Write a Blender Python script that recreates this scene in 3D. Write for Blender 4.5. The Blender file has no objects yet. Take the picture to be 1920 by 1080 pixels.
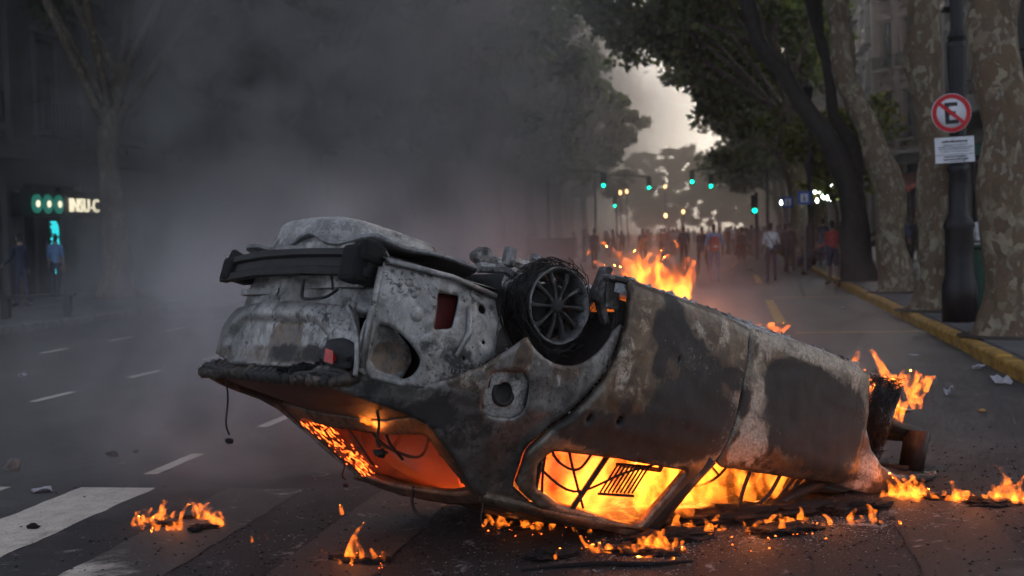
import bpy, bmesh, math, random
import numpy as np
from mathutils import Vector, Matrix, noise as mnoise
sc = bpy.context.scene
R = math.radians
# ---------------------------------------------------------------- camera, light, exposure
CAM_H = 1.6
cam = bpy.data.cameras.new('camera'); cam_o = bpy.data.objects.new('camera', cam); sc.collection.objects.link(cam_o)
cam.sensor_width = 36.0; cam.lens = 2500/1920*36.0; cam.clip_start = .1; cam.clip_end = 2000
CAM_R = Matrix.Rotation(0.163422, 4, 'Z') @ Matrix.Rotation(math.pi/2-0.039965, 4, 'X') @ Matrix.Rotation(-0.024395, 4, 'Z')
cam_o.matrix_world = Matrix.Translation((0, 0, CAM_H)) @ CAM_R
cam.dof.use_dof = True; cam.dof.focus_distance = 7.2; cam.dof.aperture_fstop = 2.8
sc.camera = cam_o
SUN_EL, SUN_AZ = 17.0, 15.0      # the low sun stands behind the right hand buildings down the street
w = bpy.data.worlds.new('World'); sc.world = w; w.use_nodes = True
wn = w.node_tree; wn.nodes.clear()
sky = wn.nodes.new('ShaderNodeTexSky'); sky.sky_type = 'NISHITA'; sky.sun_disc = False
sky.sun_elevation = R(SUN_EL); sky.sun_rotation = R(SUN_AZ); sky.air_density = .55; sky.dust_density = 3.0; sky.ozone_density = 1.0
bg = wn.nodes.new('ShaderNodeBackground'); bg.inputs['Strength'].default_value = 0.10
wo = wn.nodes.new('ShaderNodeOutputWorld')
hs = wn.nodes.new('ShaderNodeHueSaturation'); hs.inputs['Saturation'].default_value = .6      # thin overcast: the sky's colours are washed out
wn.links.new(sky.outputs[0], hs.inputs['Color']); wn.links.new(hs.outputs[0], bg.inputs[0]); wn.links.new(bg.outputs[0], wo.inputs[0])
sun = bpy.data.lights.new('sun', 'SUN'); sun.energy = 1.3; sun.angle = R(14); sun.color = (1, .86, .7)
sun_o = bpy.data.objects.new('sun', sun); sc.collection.objects.link(sun_o)
sun_o.rotation_euler = Vector((-math.sin(R(SUN_AZ))*math.cos(R(SUN_EL)), -math.cos(R(SUN_AZ))*math.cos(R(SUN_EL)), -math.sin(R(SUN_EL)))).to_track_quat('-Z', 'Y').to_euler()
vs = sc.view_settings; vs.view_transform = 'Standard'; vs.look = 'None'; vs.gamma = 1.0; vs.use_curve_mapping = False
vs.exposure = 2.1
cy = sc.cycles
cy.use_denoising = True
try: cy.denoiser = 'OPENIMAGEDENOISE'
except Exception: pass
cy.max_bounces = 6; cy.diffuse_bounces = 2; cy.glossy_bounces = 2; cy.transmission_bounces = 4; cy.volume_bounces = 0; cy.transparent_max_bounces = 12
cy.caustics_reflective = False; cy.caustics_refractive = False
cy.use_adaptive_sampling = True; cy.adaptive_threshold = .03; cy.adaptive_min_samples = 24
cy.sample_clamp_indirect = 4.0
cy.volume_step_rate = 1.0; cy.volume_max_steps = 256

# ---------------------------------------------------------------- helpers
COL = sc.collection
rnd = random.Random(7)
def pix_ray(x, y):
    return CAM_R.to_3x3() @ Vector(((x-960)/2500, -(y-540)/2500, -1))
def ground(x, y, z=0.0):
    "where the line of sight through photograph pixel x, y meets height z"
    d = pix_ray(x, y); t = (z-CAM_H)/d.z
    return Vector((0, 0, CAM_H)) + d*t
def tag(o, label=None, cat=None, group=None, kind=None):
    if label: o['label'] = label
    if cat: o['category'] = cat
    if group: o['group'] = group
    if kind: o['kind'] = kind
    return o
def empty(name, loc=(0, 0, 0), rz=0):
    o = bpy.data.objects.new(name, None); COL.objects.link(o)
    o.location = loc; o.rotation_euler = (0, 0, rz); o.empty_display_size = .1
    return o
def mesh_obj(name, verts, faces, mat=None, parent=None, smooth=False, loc=None):
    me = bpy.data.meshes.new(name); me.from_pydata([tuple(v) for v in verts], [], [tuple(int(i) for i in f) for f in faces]); me.update()
    if smooth:
        me.polygons.foreach_set('use_smooth', [True]*len(me.polygons))
    o = bpy.data.objects.new(name, me); COL.objects.link(o)
    if mat is not None:
        for m in (mat if isinstance(mat, (list, tuple)) else [mat]): me.materials.append(m)
    if parent is not None: o.parent = parent
    if loc is not None: o.location = loc
    return o
def copy_tree(o, parent=None):
    c = o.copy(); COL.objects.link(c); c.parent = parent
    for ch in [q for q in bpy.data.objects if q.parent == o]: copy_tree(ch, c)
    return c
class MB:
    "collects simple solids; build() links them as one mesh"
    def __init__(s): s.v = []; s.f = []; s.m = []; s.mi = 0
    def add(s, vs, fs):
        b = len(s.v); s.v += [tuple(v) for v in vs]; s.f += [tuple(i+b for i in f) for f in fs]; s.m += [s.mi]*len(fs)
    def box(s, c, d, M=None):
        x, y, z = d[0]/2, d[1]/2, d[2]/2
        P = [Vector((sx*x, sy*y, sz*z)) for sz in (-1, 1) for sy in (-1, 1) for sx in (-1, 1)]
        if M is not None: P = [M @ p for p in P]
        P = [p+Vector(c) for p in P]
        s.add(P, [(0, 2, 3, 1), (4, 5, 7, 6), (0, 1, 5, 4), (2, 6, 7, 3), (0, 4, 6, 2), (1, 3, 7, 5)])
    def box2(s, a, b):
        s.box([(a[i]+b[i])/2 for i in range(3)], [abs(b[i]-a[i]) for i in range(3)])
    def tube(s, pts, rad, n=8, cap=True):
        pts = [Vector(p) for p in pts]; rings = []
        if not isinstance(rad, (list, tuple)): rad = [rad]*len(pts)
        up = None
        for i, p in enumerate(pts):
            t = (pts[min(i+1, len(pts)-1)]-pts[max(i-1, 0)])
            if t.length < 1e-9: t = Vector((0, 0, 1))
            t.normalize()
            if up is None:
                up = t.orthogonal().normalized()
            up = (up - t*up.dot(t))
            if up.length < 1e-6: up = t.orthogonal()
            up.normalize(); r = t.cross(up)
            rings.append([p+(up*math.cos(2*math.pi*k/n)+r*math.sin(2*math.pi*k/n))*rad[i] for k in range(n)])
        b = [v for rg in rings for v in rg]; f = []
        for i in range(len(rings)-1):
            for k in range(n):
                f.append((i*n+k, i*n+(k+1) % n, (i+1)*n+(k+1) % n, (i+1)*n+k))
        if cap:
            f.append(tuple(range(n-1, -1, -1))); f.append(tuple((len(rings)-1)*n+k for k in range(n)))
        s.add(b, f)
    def lathe(s, prof, n=16, M=None, cap=True, closed=False):
        "prof: list of (radius, z)"
        b = []; f = []; k = len(prof)
        for r, z in prof:
            for i in range(n):
                p = Vector((r*math.cos(2*math.pi*i/n), r*math.sin(2*math.pi*i/n), z)); b.append(M @ p if M is not None else p)
        for j in range(k if closed else k-1):
            for i in range(n):
                j2 = (j+1) % k
                f.append((j*n+i, j*n+(i+1) % n, j2*n+(i+1) % n, j2*n+i))
        if cap and not closed:
            f.append(tuple(range(n-1, -1, -1))); f.append(tuple((k-1)*n+i for i in range(n)))
        s.add(b, f)
    def prism(s, poly, a, b, M=None):
        "poly: 2-D outline, extruded from a to b along the third axis; M maps (u, v, w)"
        n = len(poly); P = [Vector((p[0], p[1], a)) for p in poly]+[Vector((p[0], p[1], b)) for p in poly]
        if M is not None: P = [M @ p for p in P]
        s.add(P, [tuple(range(n-1, -1, -1)), tuple(range(n, 2*n))]+[(i, (i+1) % n, n+(i+1) % n, n+i) for i in range(n)])
    def build(s, name, mat=None, parent=None, smooth=False, loc=None):
        o = mesh_obj(name, s.v, s.f, mat, parent, smooth, loc)
        if any(s.m): o.data.polygons.foreach_set('material_index', s.m)
        return o
def bevel(o, wd=.01, seg=1):
    m = o.modifiers.new('bevel', 'BEVEL'); m.width = wd; m.segments = seg; m.limit_method = 'ANGLE'; m.angle_limit = R(40); return o
def nz(p, s=1.0, seed=0.0):
    return mnoise.noise(Vector((p[0]*s+seed*13.7, p[1]*s-seed*7.1, p[2]*s+seed*3.3)))

# ---------------------------------------------------------------- materials
MATS = {}
class NT:
    def __init__(s, name):
        s.mat = bpy.data.materials.new(name); s.mat.use_nodes = True; s.t = s.mat.node_tree; s.t.nodes.clear(); s.out = s.t.nodes.new('ShaderNodeOutputMaterial')
    def n(s, ty, **kw):
        nd = s.t.nodes.new(ty)
        for k, v in kw.items():
            if k in nd.inputs: s.set(nd.inputs[k], v)
            else: setattr(nd, k, v)
        return nd
    def set(s, inp, v):
        if hasattr(v, 'node'): s.t.links.new(v, inp)
        else: inp.default_value = v
    def noise(s, vec, scale, detail=4, rough=.55, dist=0.0):
        return s.n('ShaderNodeTexNoise', Vector=vec, Scale=scale, Detail=detail, Roughness=rough, Distortion=dist).outputs['Fac']
    def ramp(s, fac, stops, interp='LINEAR'):
        nd = s.n('ShaderNodeValToRGB'); cr = nd.color_ramp; cr.interpolation = interp
        while len(cr.elements) < len(stops): cr.elements.new(.5)
        for e, (p, c) in zip(cr.elements, stops):
            e.position = p; e.color = (c, c, c, 1) if not hasattr(c, '__len__') else (*c[:3], 1)
        s.set(nd.inputs['Fac'], fac); return nd.outputs['Color']
    def mix(s, fac, a, b, mode='MIX'):
        nd = s.n('ShaderNodeMix', data_type='RGBA', blend_type=mode)
        s.set(nd.inputs[0], fac)
        for i, v in ((6, a), (7, b)):
            if hasattr(v, 'node'): s.t.links.new(v, nd.inputs[i])
            else: nd.inputs[i].default_value = (*v[:3], 1) if hasattr(v, '__len__') else (v, v, v, 1)
        return nd.outputs[2]
    def math(s, op, a, b=None, c=None, clamp=False):
        nd = s.n('ShaderNodeMath', operation=op, use_clamp=clamp)
        for i, v in enumerate((a, b, c)):
            if v is None: continue
            s.set(nd.inputs[i], v)
        return nd.outputs[0]
    def sstep(s, v, a, b):
        nd = s.n('ShaderNodeMapRange', interpolation_type='SMOOTHSTEP')
        s.set(nd.inputs[0], v); nd.inputs[1].default_value = a; nd.inputs[2].default_value = b; return nd.outputs[0]
    def bump(s, h, strength=.3, dist=.01):
        return s.n('ShaderNodeBump', Height=h, Strength=strength, Distance=dist).outputs[0]
    def coords(s, which='Object'): return s.n('ShaderNodeTexCoord').outputs[which]
    def bsdf(s, color, rough=.8, metal=0.0, normal=None, spec=.3, **kw):
        b = s.n('ShaderNodeBsdfPrincipled')
        if hasattr(color, 'node'): s.t.links.new(color, b.inputs['Base Color'])
        else: b.inputs['Base Color'].default_value = (*color[:3], 1)
        s.set(b.inputs['Roughness'], rough); s.set(b.inputs['Metallic'], metal); b.inputs['Specular IOR Level'].default_value = spec
        if normal is not None: s.set(b.inputs['Normal'], normal)
        for k, v in kw.items(): s.set(b.inputs[k.replace('_', ' ')], v)
        s.t.links.new(b.outputs[0], s.out.inputs['Surface']); return b
def simple(name, col, rough=.7, metal=0.0, var=.25, scale=6.0, bump=.15, spec=.3):
    if name in MATS: return MATS[name]
    t = NT(name); co = t.coords()
    n1 = t.noise(co, scale, 5, .6); n2 = t.noise(co, scale*7, 3, .6)
    k = t.math('ADD', t.math('MULTIPLY', n1, .7), t.math('MULTIPLY', n2, .3))
    c = t.mix(t.sstep(k, .3, .7), [v*(1-var) for v in col], [min(1, v*(1+var)) for v in col])
    t.bsdf(c, rough, metal, t.bump(n2, bump, .01), spec)
    MATS[name] = t.mat; return t.mat
def emit(name, col, strength):
    if name in MATS: return MATS[name]
    t = NT(name); e = t.n('ShaderNodeEmission'); e.inputs[0].default_value = (*col, 1); e.inputs[1].default_value = strength
    t.t.links.new(e.outputs[0], t.out.inputs['Surface']); MATS[name] = t.mat; return t.mat
# ================================================================ the overturned car
CAR_POS = Vector((-1.373, 7.038, 1.636))
CAR_M = Matrix.Translation(CAR_POS) @ Matrix.Rotation(.8183, 4, 'Z') @ Matrix.Rotation(.3066, 4, 'Y') @ Matrix.Rotation(math.pi-.0357, 4, 'X')
CAR_I = CAR_M.inverted()
car = empty('overturned_car'); car.matrix_world = CAR_M
tag(car, 'burnt-out grey sedan lying on its roof with its tail in the air, in flames', 'car')

def burnt(name, tone=.22, tint=(1, .96, .92), rust=.35, gloss=.42, flake=.6):
    "scorched sheet metal; the vertex colour says where soot (R), white ash (G) and rust (B) lie"
    if name in MATS: return MATS[name]
    t = NT(name); co = t.coords()
    at = t.n('ShaderNodeVertexColor', layer_name='wear'); sp = t.n('ShaderNodeSeparateColor', Color=at.outputs[0])
    so, ash, ru = sp.outputs[0], sp.outputs[1], sp.outputs[2]
    big = t.noise(co, 3.4, 10, .68, .8); mid = t.noise(co, 13, 9, .7, .5); fine = t.noise(co, 60, 6, .75); grit = t.noise(co, 150, 3, .7)
    streak = t.noise(t.n('ShaderNodeMapping', Vector=co, Scale=(15, 15, 2.6)).outputs[0], 1.0, 9, .68, .9)
    base = t.mix(t.sstep(big, .36, .66), [tone*.5*c for c in tint], [tone*1.3*c for c in tint])
    base = t.mix(t.math('MULTIPLY', t.sstep(mid, .46, .64), .65), base, [tone*.3*c for c in tint])
    base = t.mix(t.math('MULTIPLY', t.sstep(streak, .52, .66), .45), base, [tone*.45*c for c in (1, .84, .68)])
    # bare scale and rust
    rm = t.sstep(t.math('ADD', t.math('ADD', t.math('MULTIPLY', big, 1.1), t.math('MULTIPLY', streak, .8)), t.math('MULTIPLY', ru, .75)), 1.42-rust*.6, 1.62-rust*.6)
    rc = t.mix(t.sstep(mid, .38, .66), (.035, .020, .012), (.17, .105, .06))
    base = t.mix(t.math('MULTIPLY', rm, .8), base, rc)
    # pale ash and zinc oxide
    am = t.sstep(t.math('ADD', t.math('ADD', t.math('MULTIPLY', mid, 1.3), t.math('MULTIPLY', t.math('ADD', big, t.math('MULTIPLY', streak, .4)), .6)), t.math('MULTIPLY', ash, .75)), 1.28, 1.52)
    ac = t.mix(t.sstep(fine, .38, .62), [.22*c for c in tint], [.46*c for c in tint])
    base = t.mix(am, base, ac)
    # soot with broken edges
    sv = t.math('ADD', t.math('ADD', t.math('MULTIPLY', big, 1.25), t.math('MULTIPLY', mid, .75)), t.math('ADD', t.math('MULTIPLY', so, .85), t.math('MULTIPLY', streak, .3)))
    sm = t.sstep(t.math('ADD', sv, t.math('MULTIPLY', t.math('SUBTRACT', fine, .5), .35)), 1.44, 1.68)
    base = t.mix(t.math('MULTIPLY', sm, .93), base, t.mix(fine, (.005, .0045, .004), (.026, .023, .021)))
    # blistered paint left as sharp black flakes, and chips down to pale metal
    reg = t.sstep(t.noise(co, 5, 5, .7, .3), .47, .6); bl = t.sstep(t.noise(co, 30, 10, .8, .3), .53, .545)
    fk = t.math('MULTIPLY', t.math('MULTIPLY', reg, bl), flake)
    base = t.mix(fk, base, (.012, .010, .009))
    dot = t.math('MULTIPLY', t.sstep(t.n('ShaderNodeTexVoronoi', Vector=co, Scale=38, Randomness=1.0).outputs['Distance'], .22, .12), t.sstep(t.noise(co, 6, 4, .7), .48, .6))
    base = t.mix(t.math('MULTIPLY', dot, flake), base, (.01, .008, .008))
    chip = t.sstep(t.math('ADD', t.noise(co, 34, 10, .8), t.math('MULTIPLY', ash, .10)), .645, .665)
    base = t.mix(t.math('MULTIPLY', chip, .6), base, (.40, .385, .36))
    base = t.mix(t.math('MULTIPLY', t.sstep(grit, .55, .7), .18), base, (.02, .018, .016))
    h = t.math('ADD', t.math('ADD', t.math('MULTIPLY', mid, .8), t.math('MULTIPLY', fine, .45)), t.math('ADD', t.math('MULTIPLY', fk, .7), t.math('MULTIPLY', chip, .5)))
    t.bsdf(base, t.mix(sm, t.mix(am, gloss, .7), .7), t.mix(sm, t.mix(am, .5, .15), .1), t.bump(h, .28, .010), .4)
    MATS[name] = t.mat; return t.mat
M_BODY = burnt('scorched_body_metal', .19, (1, .91, .82), .5)
M_DOOR = burnt('scorched_door_metal', .22, (1, .82, .62), .72)
M_LID = burnt('scorched_tail_metal', .29, (1, .94, .87), .35, flake=.85)
M_BLACK = simple('charred_metal', (.014, .013, .0125), .55, .2, .6, 22, .5)
M_SOOT = simple('soot_lump', (.008, .0075, .007), .85, 0, .7, 40, 1.0)
M_STEEL = burnt('scorched_underbody', .22, (1, .97, .93), .45)
M_RIM = burnt('scorched_alloy', .15, (1, .97, .94), .15)
M_RED = simple('red_lens_plastic', (.42, .018, .008), .35, 0, .3, 20, .3, .5)
M_INNER = simple('burnt_cabin', (.03, .024, .02), .9, 0, .6, 9, .6)

def smooth_poly(pts, n=6, closed=True):
    P = [np.array(p, float) for p in pts]; out = []; k = len(P)
    for i in range(k if closed else k-1):
        p0, p1, p2, p3 = (P[(i-1) % k] if closed or i > 0 else P[0]), P[i], P[(i+1) % k], (P[(i+2) % k] if closed or i+2 < k else P[-1])
        for j in range(n):
            u = j/n
            out.append(.5*((2*p1)+(-p0+p2)*u+(2*p0-5*p1+4*p2-p3)*u*u+(-p0+3*p1-3*p2+p3)*u**3))
    if not closed: out.append(P[-1])
    return [tuple(o) for o in out]
def rounded(pts, r=.03, n=4):
    "outline with its corners rounded"
    out = []; k = len(pts)
    for i in range(k):
        a, b, c = (np.array(pts[j % k], float) for j in (i-1, i, i+1))
        da = (a-b); dc = (c-b); la, lc = np.linalg.norm(da), np.linalg.norm(dc); q = min(r, la*.45, lc*.45)
        s, e = b+da/la*q, b+dc/lc*q
        for j in range(n+1):
            u = j/n; out.append(tuple((1-u)**2*s+2*u*(1-u)*b+u*u*e))
    return out
def inpoly(P, poly):
    poly = np.asarray(poly); x, y = P[:, 0], P[:, 1]; ins = np.zeros(len(P), bool); j = len(poly)-1
    for i in range(len(poly)):
        xi, yi = poly[i]; xj, yj = poly[j]
        c = ((yi > y) != (yj > y)) & (x < (xj-xi)*(y-yi)/((yj-yi) if yj != yi else 1e-12)+xi)
        ins ^= c; j = i
    return ins
def nearest(P, poly):
    best = np.full(len(P), 9e9); Q = P.copy(); poly = np.asarray(poly)
    for i in range(len(poly)):
        a, b = poly[i], poly[(i+1) % len(poly)]; d = b-a; L = (d*d).sum()+1e-12
        t = np.clip(((P-a)@d)/L, 0, 1); q = a+t[:, None]*d; dd = np.linalg.norm(P-q, axis=1)
        k = dd < best; best[k] = dd[k]; Q[k] = q[k]
    return best, Q
def sheet(poly, holes, res):
    "2-D mesh of an outline with holes whose rims follow the outlines"
    poly = np.asarray(poly, float); a, b = poly.min(0), poly.max(0)
    nx, ny = int((b[0]-a[0])/res)+2, int((b[1]-a[1])/res)+2
    X = a[0]+np.arange(nx+1)*res-res*.5; Y = a[1]+np.arange(ny+1)*res-res*.5
    G = np.stack(np.meshgrid(X, Y, indexing='ij'), -1); C = (G[:-1, :-1]+G[1:, 1:])/2
    keep = inpoly(C.reshape(-1, 2), poly)
    for h in holes: keep &= ~inpoly(C.reshape(-1, 2), h)
    keep = keep.reshape(nx, ny)
    idx = np.full((nx+1, ny+1), -1, int); cnt = np.zeros((nx+1, ny+1), int)
    for dx in (0, 1):
        for dy in (0, 1): cnt[dx:nx+dx, dy:ny+dy] += keep
    used = cnt > 0; idx[used] = np.arange(used.sum()); V = G[used].copy(); bd = cnt[used] < 4
    B = V[bd]; best = np.full(len(B), 9e9); Q = B.copy()
    for pl in [poly]+[np.asarray(h, float) for h in holes]:
        d, q = nearest(B, pl); k = d < best; best[k] = d[k]; Q[k] = q[k]
    ok = best < res*1.3; B[ok] = Q[ok]; V[bd] = B
    i, j = np.nonzero(keep)
    F = np.stack([idx[i, j], idx[i+1, j], idx[i+1, j+1], idx[i, j+1]], 1)
    return V, F
WEAR = []     # (x, z, radius x, radius z, soot, ash, rust) splotches on the car's sides
def wear_at(x, z, table):
    s = [0., 0., 0.]
    for (a, b, ra, rb, so, ash, ru) in table:
        d = math.hypot((x-a)/ra, (z-b)/rb)
        if d < 1.5:
            k = max(0., min(1., (1.5-d)/.9)); k = k*k*(3-2*k)
            s[0] += so*k; s[1] += ash*k; s[2] += ru*k
    return [max(0, min(1, q)) for q in s]
def finish(name, V3, F, mat, parent=car, wear=None, thick=.012, rough=.004, smooth=True, ragged=0.0):
    "car-space mesh: dents, ground clamp, wear colours, thickness"
    V = []
    for p in V3:
        p = Vector(p); a = nz(p, 3.2, 1)*rough*1.6+nz(p, 11, 2)*rough+nz(p, 34, 3)*rough*.15
        p += Vector((a*.5, a, a*.6))
        wq = CAR_M @ p
        floor = .012+.02*(nz(wq, 6, 5)+.5)
        if wq.z < floor: wq.z = floor; p = CAR_I @ wq
        V.append(p)
    o = mesh_obj(name, V, F, mat, parent, smooth)
    ca = o.data.color_attributes.new('wear', 'FLOAT_COLOR', 'POINT')
    buf = []
    for p in V3:
        c = wear(p) if wear else (0, 0, 0)
        buf += [c[0], c[1], c[2], 1]
    ca.data.foreach_set('color', buf)
    if thick:
        m = o.modifiers.new('thick', 'SOLIDIFY'); m.thickness = thick; m.offset = -1 if thick > 0 else 1; m.use_even_offset = False
    return o
def ip(x, xs, ys): return float(np.interp(x, xs, ys))
def Wd(x):   # half width of the body
    xs = [-1.06, -1.0, -.9, -.75, -.5, -.2, .3, 1.2, 2.2, 2.7, 3.1, 3.35, 3.5, 3.58]
    ys = [.50, .68, .765, .815, .855, .877, .885, .885, .885, .88, .84, .76, .64, .45]
    return ip(x, xs, ys)
def belt(x): return ip(x, [-1, -.4, .2, 1.2, 2.2, 3.4], [1.0, 1.0, .965, .935, .885, .80])
def side_y(x, z):
    W = Wd(x); zb = belt(x)
    if z <= zb:
        return W+ip(z, [.15, .2, .26, .34, .45, .6, .72, .80, .84, zb-.04, zb], [-.12, -.06, -.02, -.012, -.004, 0, -.002, -.008, -.020, -.035, -.06])
    k = (z-zb)/(1.42-zb)
    return (W-.06)+(.56-(W-.06))*(k**1.12)
def SY(sg=1):
    return lambda u, v: (u, sg*side_y(u, v), v)
def panel(name, poly, holes, fmap, mat, res=.02, wear=None, parent=car, **kw):
    V, F = sheet(poly, holes, res)
    V3 = [fmap(float(u), float(v)) for u, v in V]
    return finish(name, V3, F, mat, parent, wear, **kw)

ARCH_R = (.03, .40)      # rear wheel centre in side view
def arc(cx, cz, r, a0, a1, n=14):
    return [(cx+r*math.cos(R(a0+(a1-a0)*i/n)), cz+r*math.sin(R(a0+(a1-a0)*i/n))) for i in range(n+1)]
# --- wear maps in side view (x forward from the rear axle, z up from the road the car once stood on)
W_Q = [(-.75, 1.02, .35, .10, .55, 0, 0), (-.2, 1.25, .3, .2, .12, 0, 0), (.1, .74, .3, .10, -.1, .25, .1), (-.45, .85, .25, .10, .2, .35, .25), (.3, .9, .16, .3, .25, 0, 0), (-.35, 1.12, .35, .1, .4, 0, 0)]
W_RD = [(1.0, .62, .35, .22, .55, 0, .2), (1.0, .82, .4, .15, .65, 0, .1), (.55, .45, .2, .2, 0, 0, .8), (.75, .36, .45, .10, .0, .15, .5), (.75, .42, .16, .09, .45, 0, .2), (.42, .60, .05, .14, 0, .40, .3), (1.26, .6, .04, .3, 0, .38, .2), (.5, .95, .5, .10, .75, 0, 0), (.6, .75, .25, .12, .1, .25, .6), (.9, .52, .22, .08, 0, .3, .5)]
W_FD = [(1.95, .58, .5, .26, 1.0, -.2, -.3), (1.7, .42, .3, .12, .6, 0, 0), (1.45, .70, .10, .20, -.6, .62, 0), (1.40, .45, .07, .16, -.2, .35, 0), (1.36, .85, .05, .1, -.3, .4, .3), (1.7, .24, .6, .06, -.3, .55, .1), (1.5, .86, .2, .08, -.2, .3, .4), (2.2, .86, .3, .06, .2, .1, .9), (1.8, .9, .5, .05, 0, 0, .9), (2.4, .5, .08, .3, -.4, .35, .4)]
rw = random.Random(21)
for tb, xa, xb in ((W_RD, .42, 1.26), (W_FD, 1.34, 2.34), (W_Q, -.9, .3)):
    for i in range(26):
        x, z = rw.uniform(xa, xb), rw.uniform(.26, .95); kind = rw.random(); r1, r2 = rw.uniform(.03, .13), rw.uniform(.03, .16)
        tb.append((x, z, r1, r2, rw.uniform(.15, .5) if kind < .4 else -.2*rw.random(), rw.uniform(.15, .45) if .4 <= kind < .62 else 0, rw.uniform(.3, .9) if kind >= .62 else 0))
W_FF = [(2.7, .85, .3, .15, .15, .25, .4), (2.5, .65, .12, .2, 0, .4, .3), (3.1, .8, .25, .2, .6, 0, 0)]
def wmap(tb): return lambda p: wear_at(p[0], p[2], tb)

# rear quarter panels with wheel arch, fuel filler hole and rear roof pillar
q_arch = arc(ARCH_R[0], ARCH_R[1], .312, 133, 14, 18)
door_r = [(.385, .22), (.385, .42), (.36, .58), (.30, .72), (.20, .87), (.10, 1.0), (.04, 1.12), (.10, 1.30), (.30, 1.375)]    # rear edge of the rear door
quarter = [(-1.03, .97), (-.9, .985), (-.75, .985), (-.62, .96), (-.5, .90), (-.36, .80), (-.26, .70)] + q_arch + door_r[1:] + [(.30, 1.42), (.02, 1.415), (-.13, 1.345), (-.33, 1.225), (-.5, 1.135), (-.62, 1.105), (-.85, 1.085), (-1.0, 1.065), (-1.05, 1.03)]
filler = rounded([(-.33, .83), (-.15, .79), (-.09, .83), (-.07, .97), (-.12, 1.01), (-.27, 1.025), (-.33, .98)], .05)
for sg in (1, -1):
    panel('quarter_panel', quarter, [filler] if sg > 0 else [], SY(sg), M_BODY, .018, wmap(W_Q), thick=.012*sg)
# recessed fuel filler pocket with the burnt neck
def pocket(u, v):
    return (u, side_y(u, v)-.028, v)
fb = rounded([(-.345, .815), (-.15, .775), (-.075, .82), (-.055, .98), (-.11, 1.025), (-.27, 1.04), (-.345, .99)], .05)
po = panel('fuel_filler_pocket', fb, [arc(-.205, .905, .05, 0, 360, 20)[:-1]], pocket, M_BODY, .012, lambda p: (.15, .5, 0))
nk = MB(); Mn = Matrix.Translation((-.205, .80, .905)) @ Matrix.Rotation(R(-90), 4, 'X')
nk.lathe([(.066, .015), (.068, .03), (.05, .034), (.046, .03), (.042, -.06), (.01, -.06)], 24, Mn); nk.build('filler_neck', M_BLACK, po, True)
ek = MB(); random.seed(3)
for i in range(14):
    a = rnd.uniform(0, 6.28); r = rnd.uniform(0, .032); ek.box((-.205+r*math.cos(a), .79, .905+r*math.sin(a)), (.014, .008, .010), Matrix.Rotation(a, 3, 'Y'))
EMBER = emit('glowing_ember', (1, .10, .012), 2.2)
ek.build('ember', EMBER, po)

cr = MB(); rc2 = random.Random(8)
for i in range(620):
    k = rc2.random()
    if k < .45: t_ = rc2.random(); x, z = -.62+.40*t_, .97-.27*t_+rc2.gauss(.0, .03)+.03
    elif k < .7: x, z = rc2.uniform(-.35, .25), rc2.gauss(1.08, .05)
    else: t_ = rc2.random(); x, z = .40-.32*t_**1.6+.02, .42+.58*t_+rc2.gauss(0, .02)
    if z > 1.3 or (x-.03)**2+(z-.40)**2 < .325**2: continue
    s_ = rc2.uniform(.002, .008); y = side_y(x, z)+.002
    cr.add([(x-s_, y, z-s_*.6), (x+s_, y, z-s_*.4), (x+s_*.2, y, z+s_), (x, y+s_*.9, z)], [(0, 1, 3), (1, 2, 3), (2, 0, 3), (0, 2, 1)])
o = finish('blistered_crust', cr.v, cr.f, M_LID, car, lambda p: (.5*(nz(p, 30, 3) > 0), .6*(nz(p, 30, 3) <= 0), 0), thick=0, rough=.0, smooth=False); o['kind'] = 'stuff'
# rear doors
rdoor = [(.40, .22), (.405, .42), (.38, .585), (.32, .725), (.22, .875), (.12, 1.005), (.06, 1.12), (.11, 1.29), (.30, 1.36), (.65, 1.40), (1.02, 1.405), (1.10, 1.40), (1.18, 1.15), (1.235, .95), (1.275, .75), (1.285, .5), (1.28, .24), (1.0, .215)]
rwin = rounded([(.17, 1.085), (.135, 1.165), (.21, 1.275), (.42, 1.335), (.93, 1.362), (1.0, 1.345), (1.095, 1.02), (.6, 1.05)], .03)
slot1 = rounded([(.78, .49), (.80, .49), (.80, .54), (.78, .535)], .006); hh1 = arc(.285, .905, .022, 0, 360, 10)[:-1]; hh2 = rounded([(.455, .865), (.505, .86), (.505, .90), (.455, .90)], .01)
for sg in (1, -1):
    d = panel('rear_door', rdoor, [rwin, slot1, hh1, hh2] if sg > 0 else [rwin], SY(sg), M_DOOR, .018, wmap(W_RD), thick=.045*sg, rough=.006)
    if sg > 0:
        RDOOR = d
        hm = MB()
        hm.tube([(.24, side_y(.24, .9)-.012, .905), (.33, side_y(.33, .9)+.004, .89), (.42, side_y(.42, .88)+.004, .88), (.53, side_y(.53, .87)-.01, .87)], [.014, .024, .024, .014], 8)
        hm.build('door_handle_base', M_DOOR, d, True)
        for bp in ([(.20, .70, 1.05), (.225, .665, 1.30)], [(.62, .72, 1.04), (.52, .63, 1.35)]):
            bar = MB(); bar.tube(bp, .015, 6); bar.build('window_bar', M_BLACK, d)
# front doors: the window frame is burnt away
fdoor = [(1.295, .235), (1.305, .5), (1.295, .75), (1.26, .95), (1.30, .965), (1.6, .945), (1.9, .915), (2.15, .885), (2.30, .875), (2.36, .75), (2.38, .55), (2.375, .40), (2.36, .25), (2.0, .215)]
for sg in (1, -1):
    panel('front_door', fdoor, [], SY(sg), M_DOOR, .018, wmap(W_FD), thick=.045*sg, rough=.007)
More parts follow.
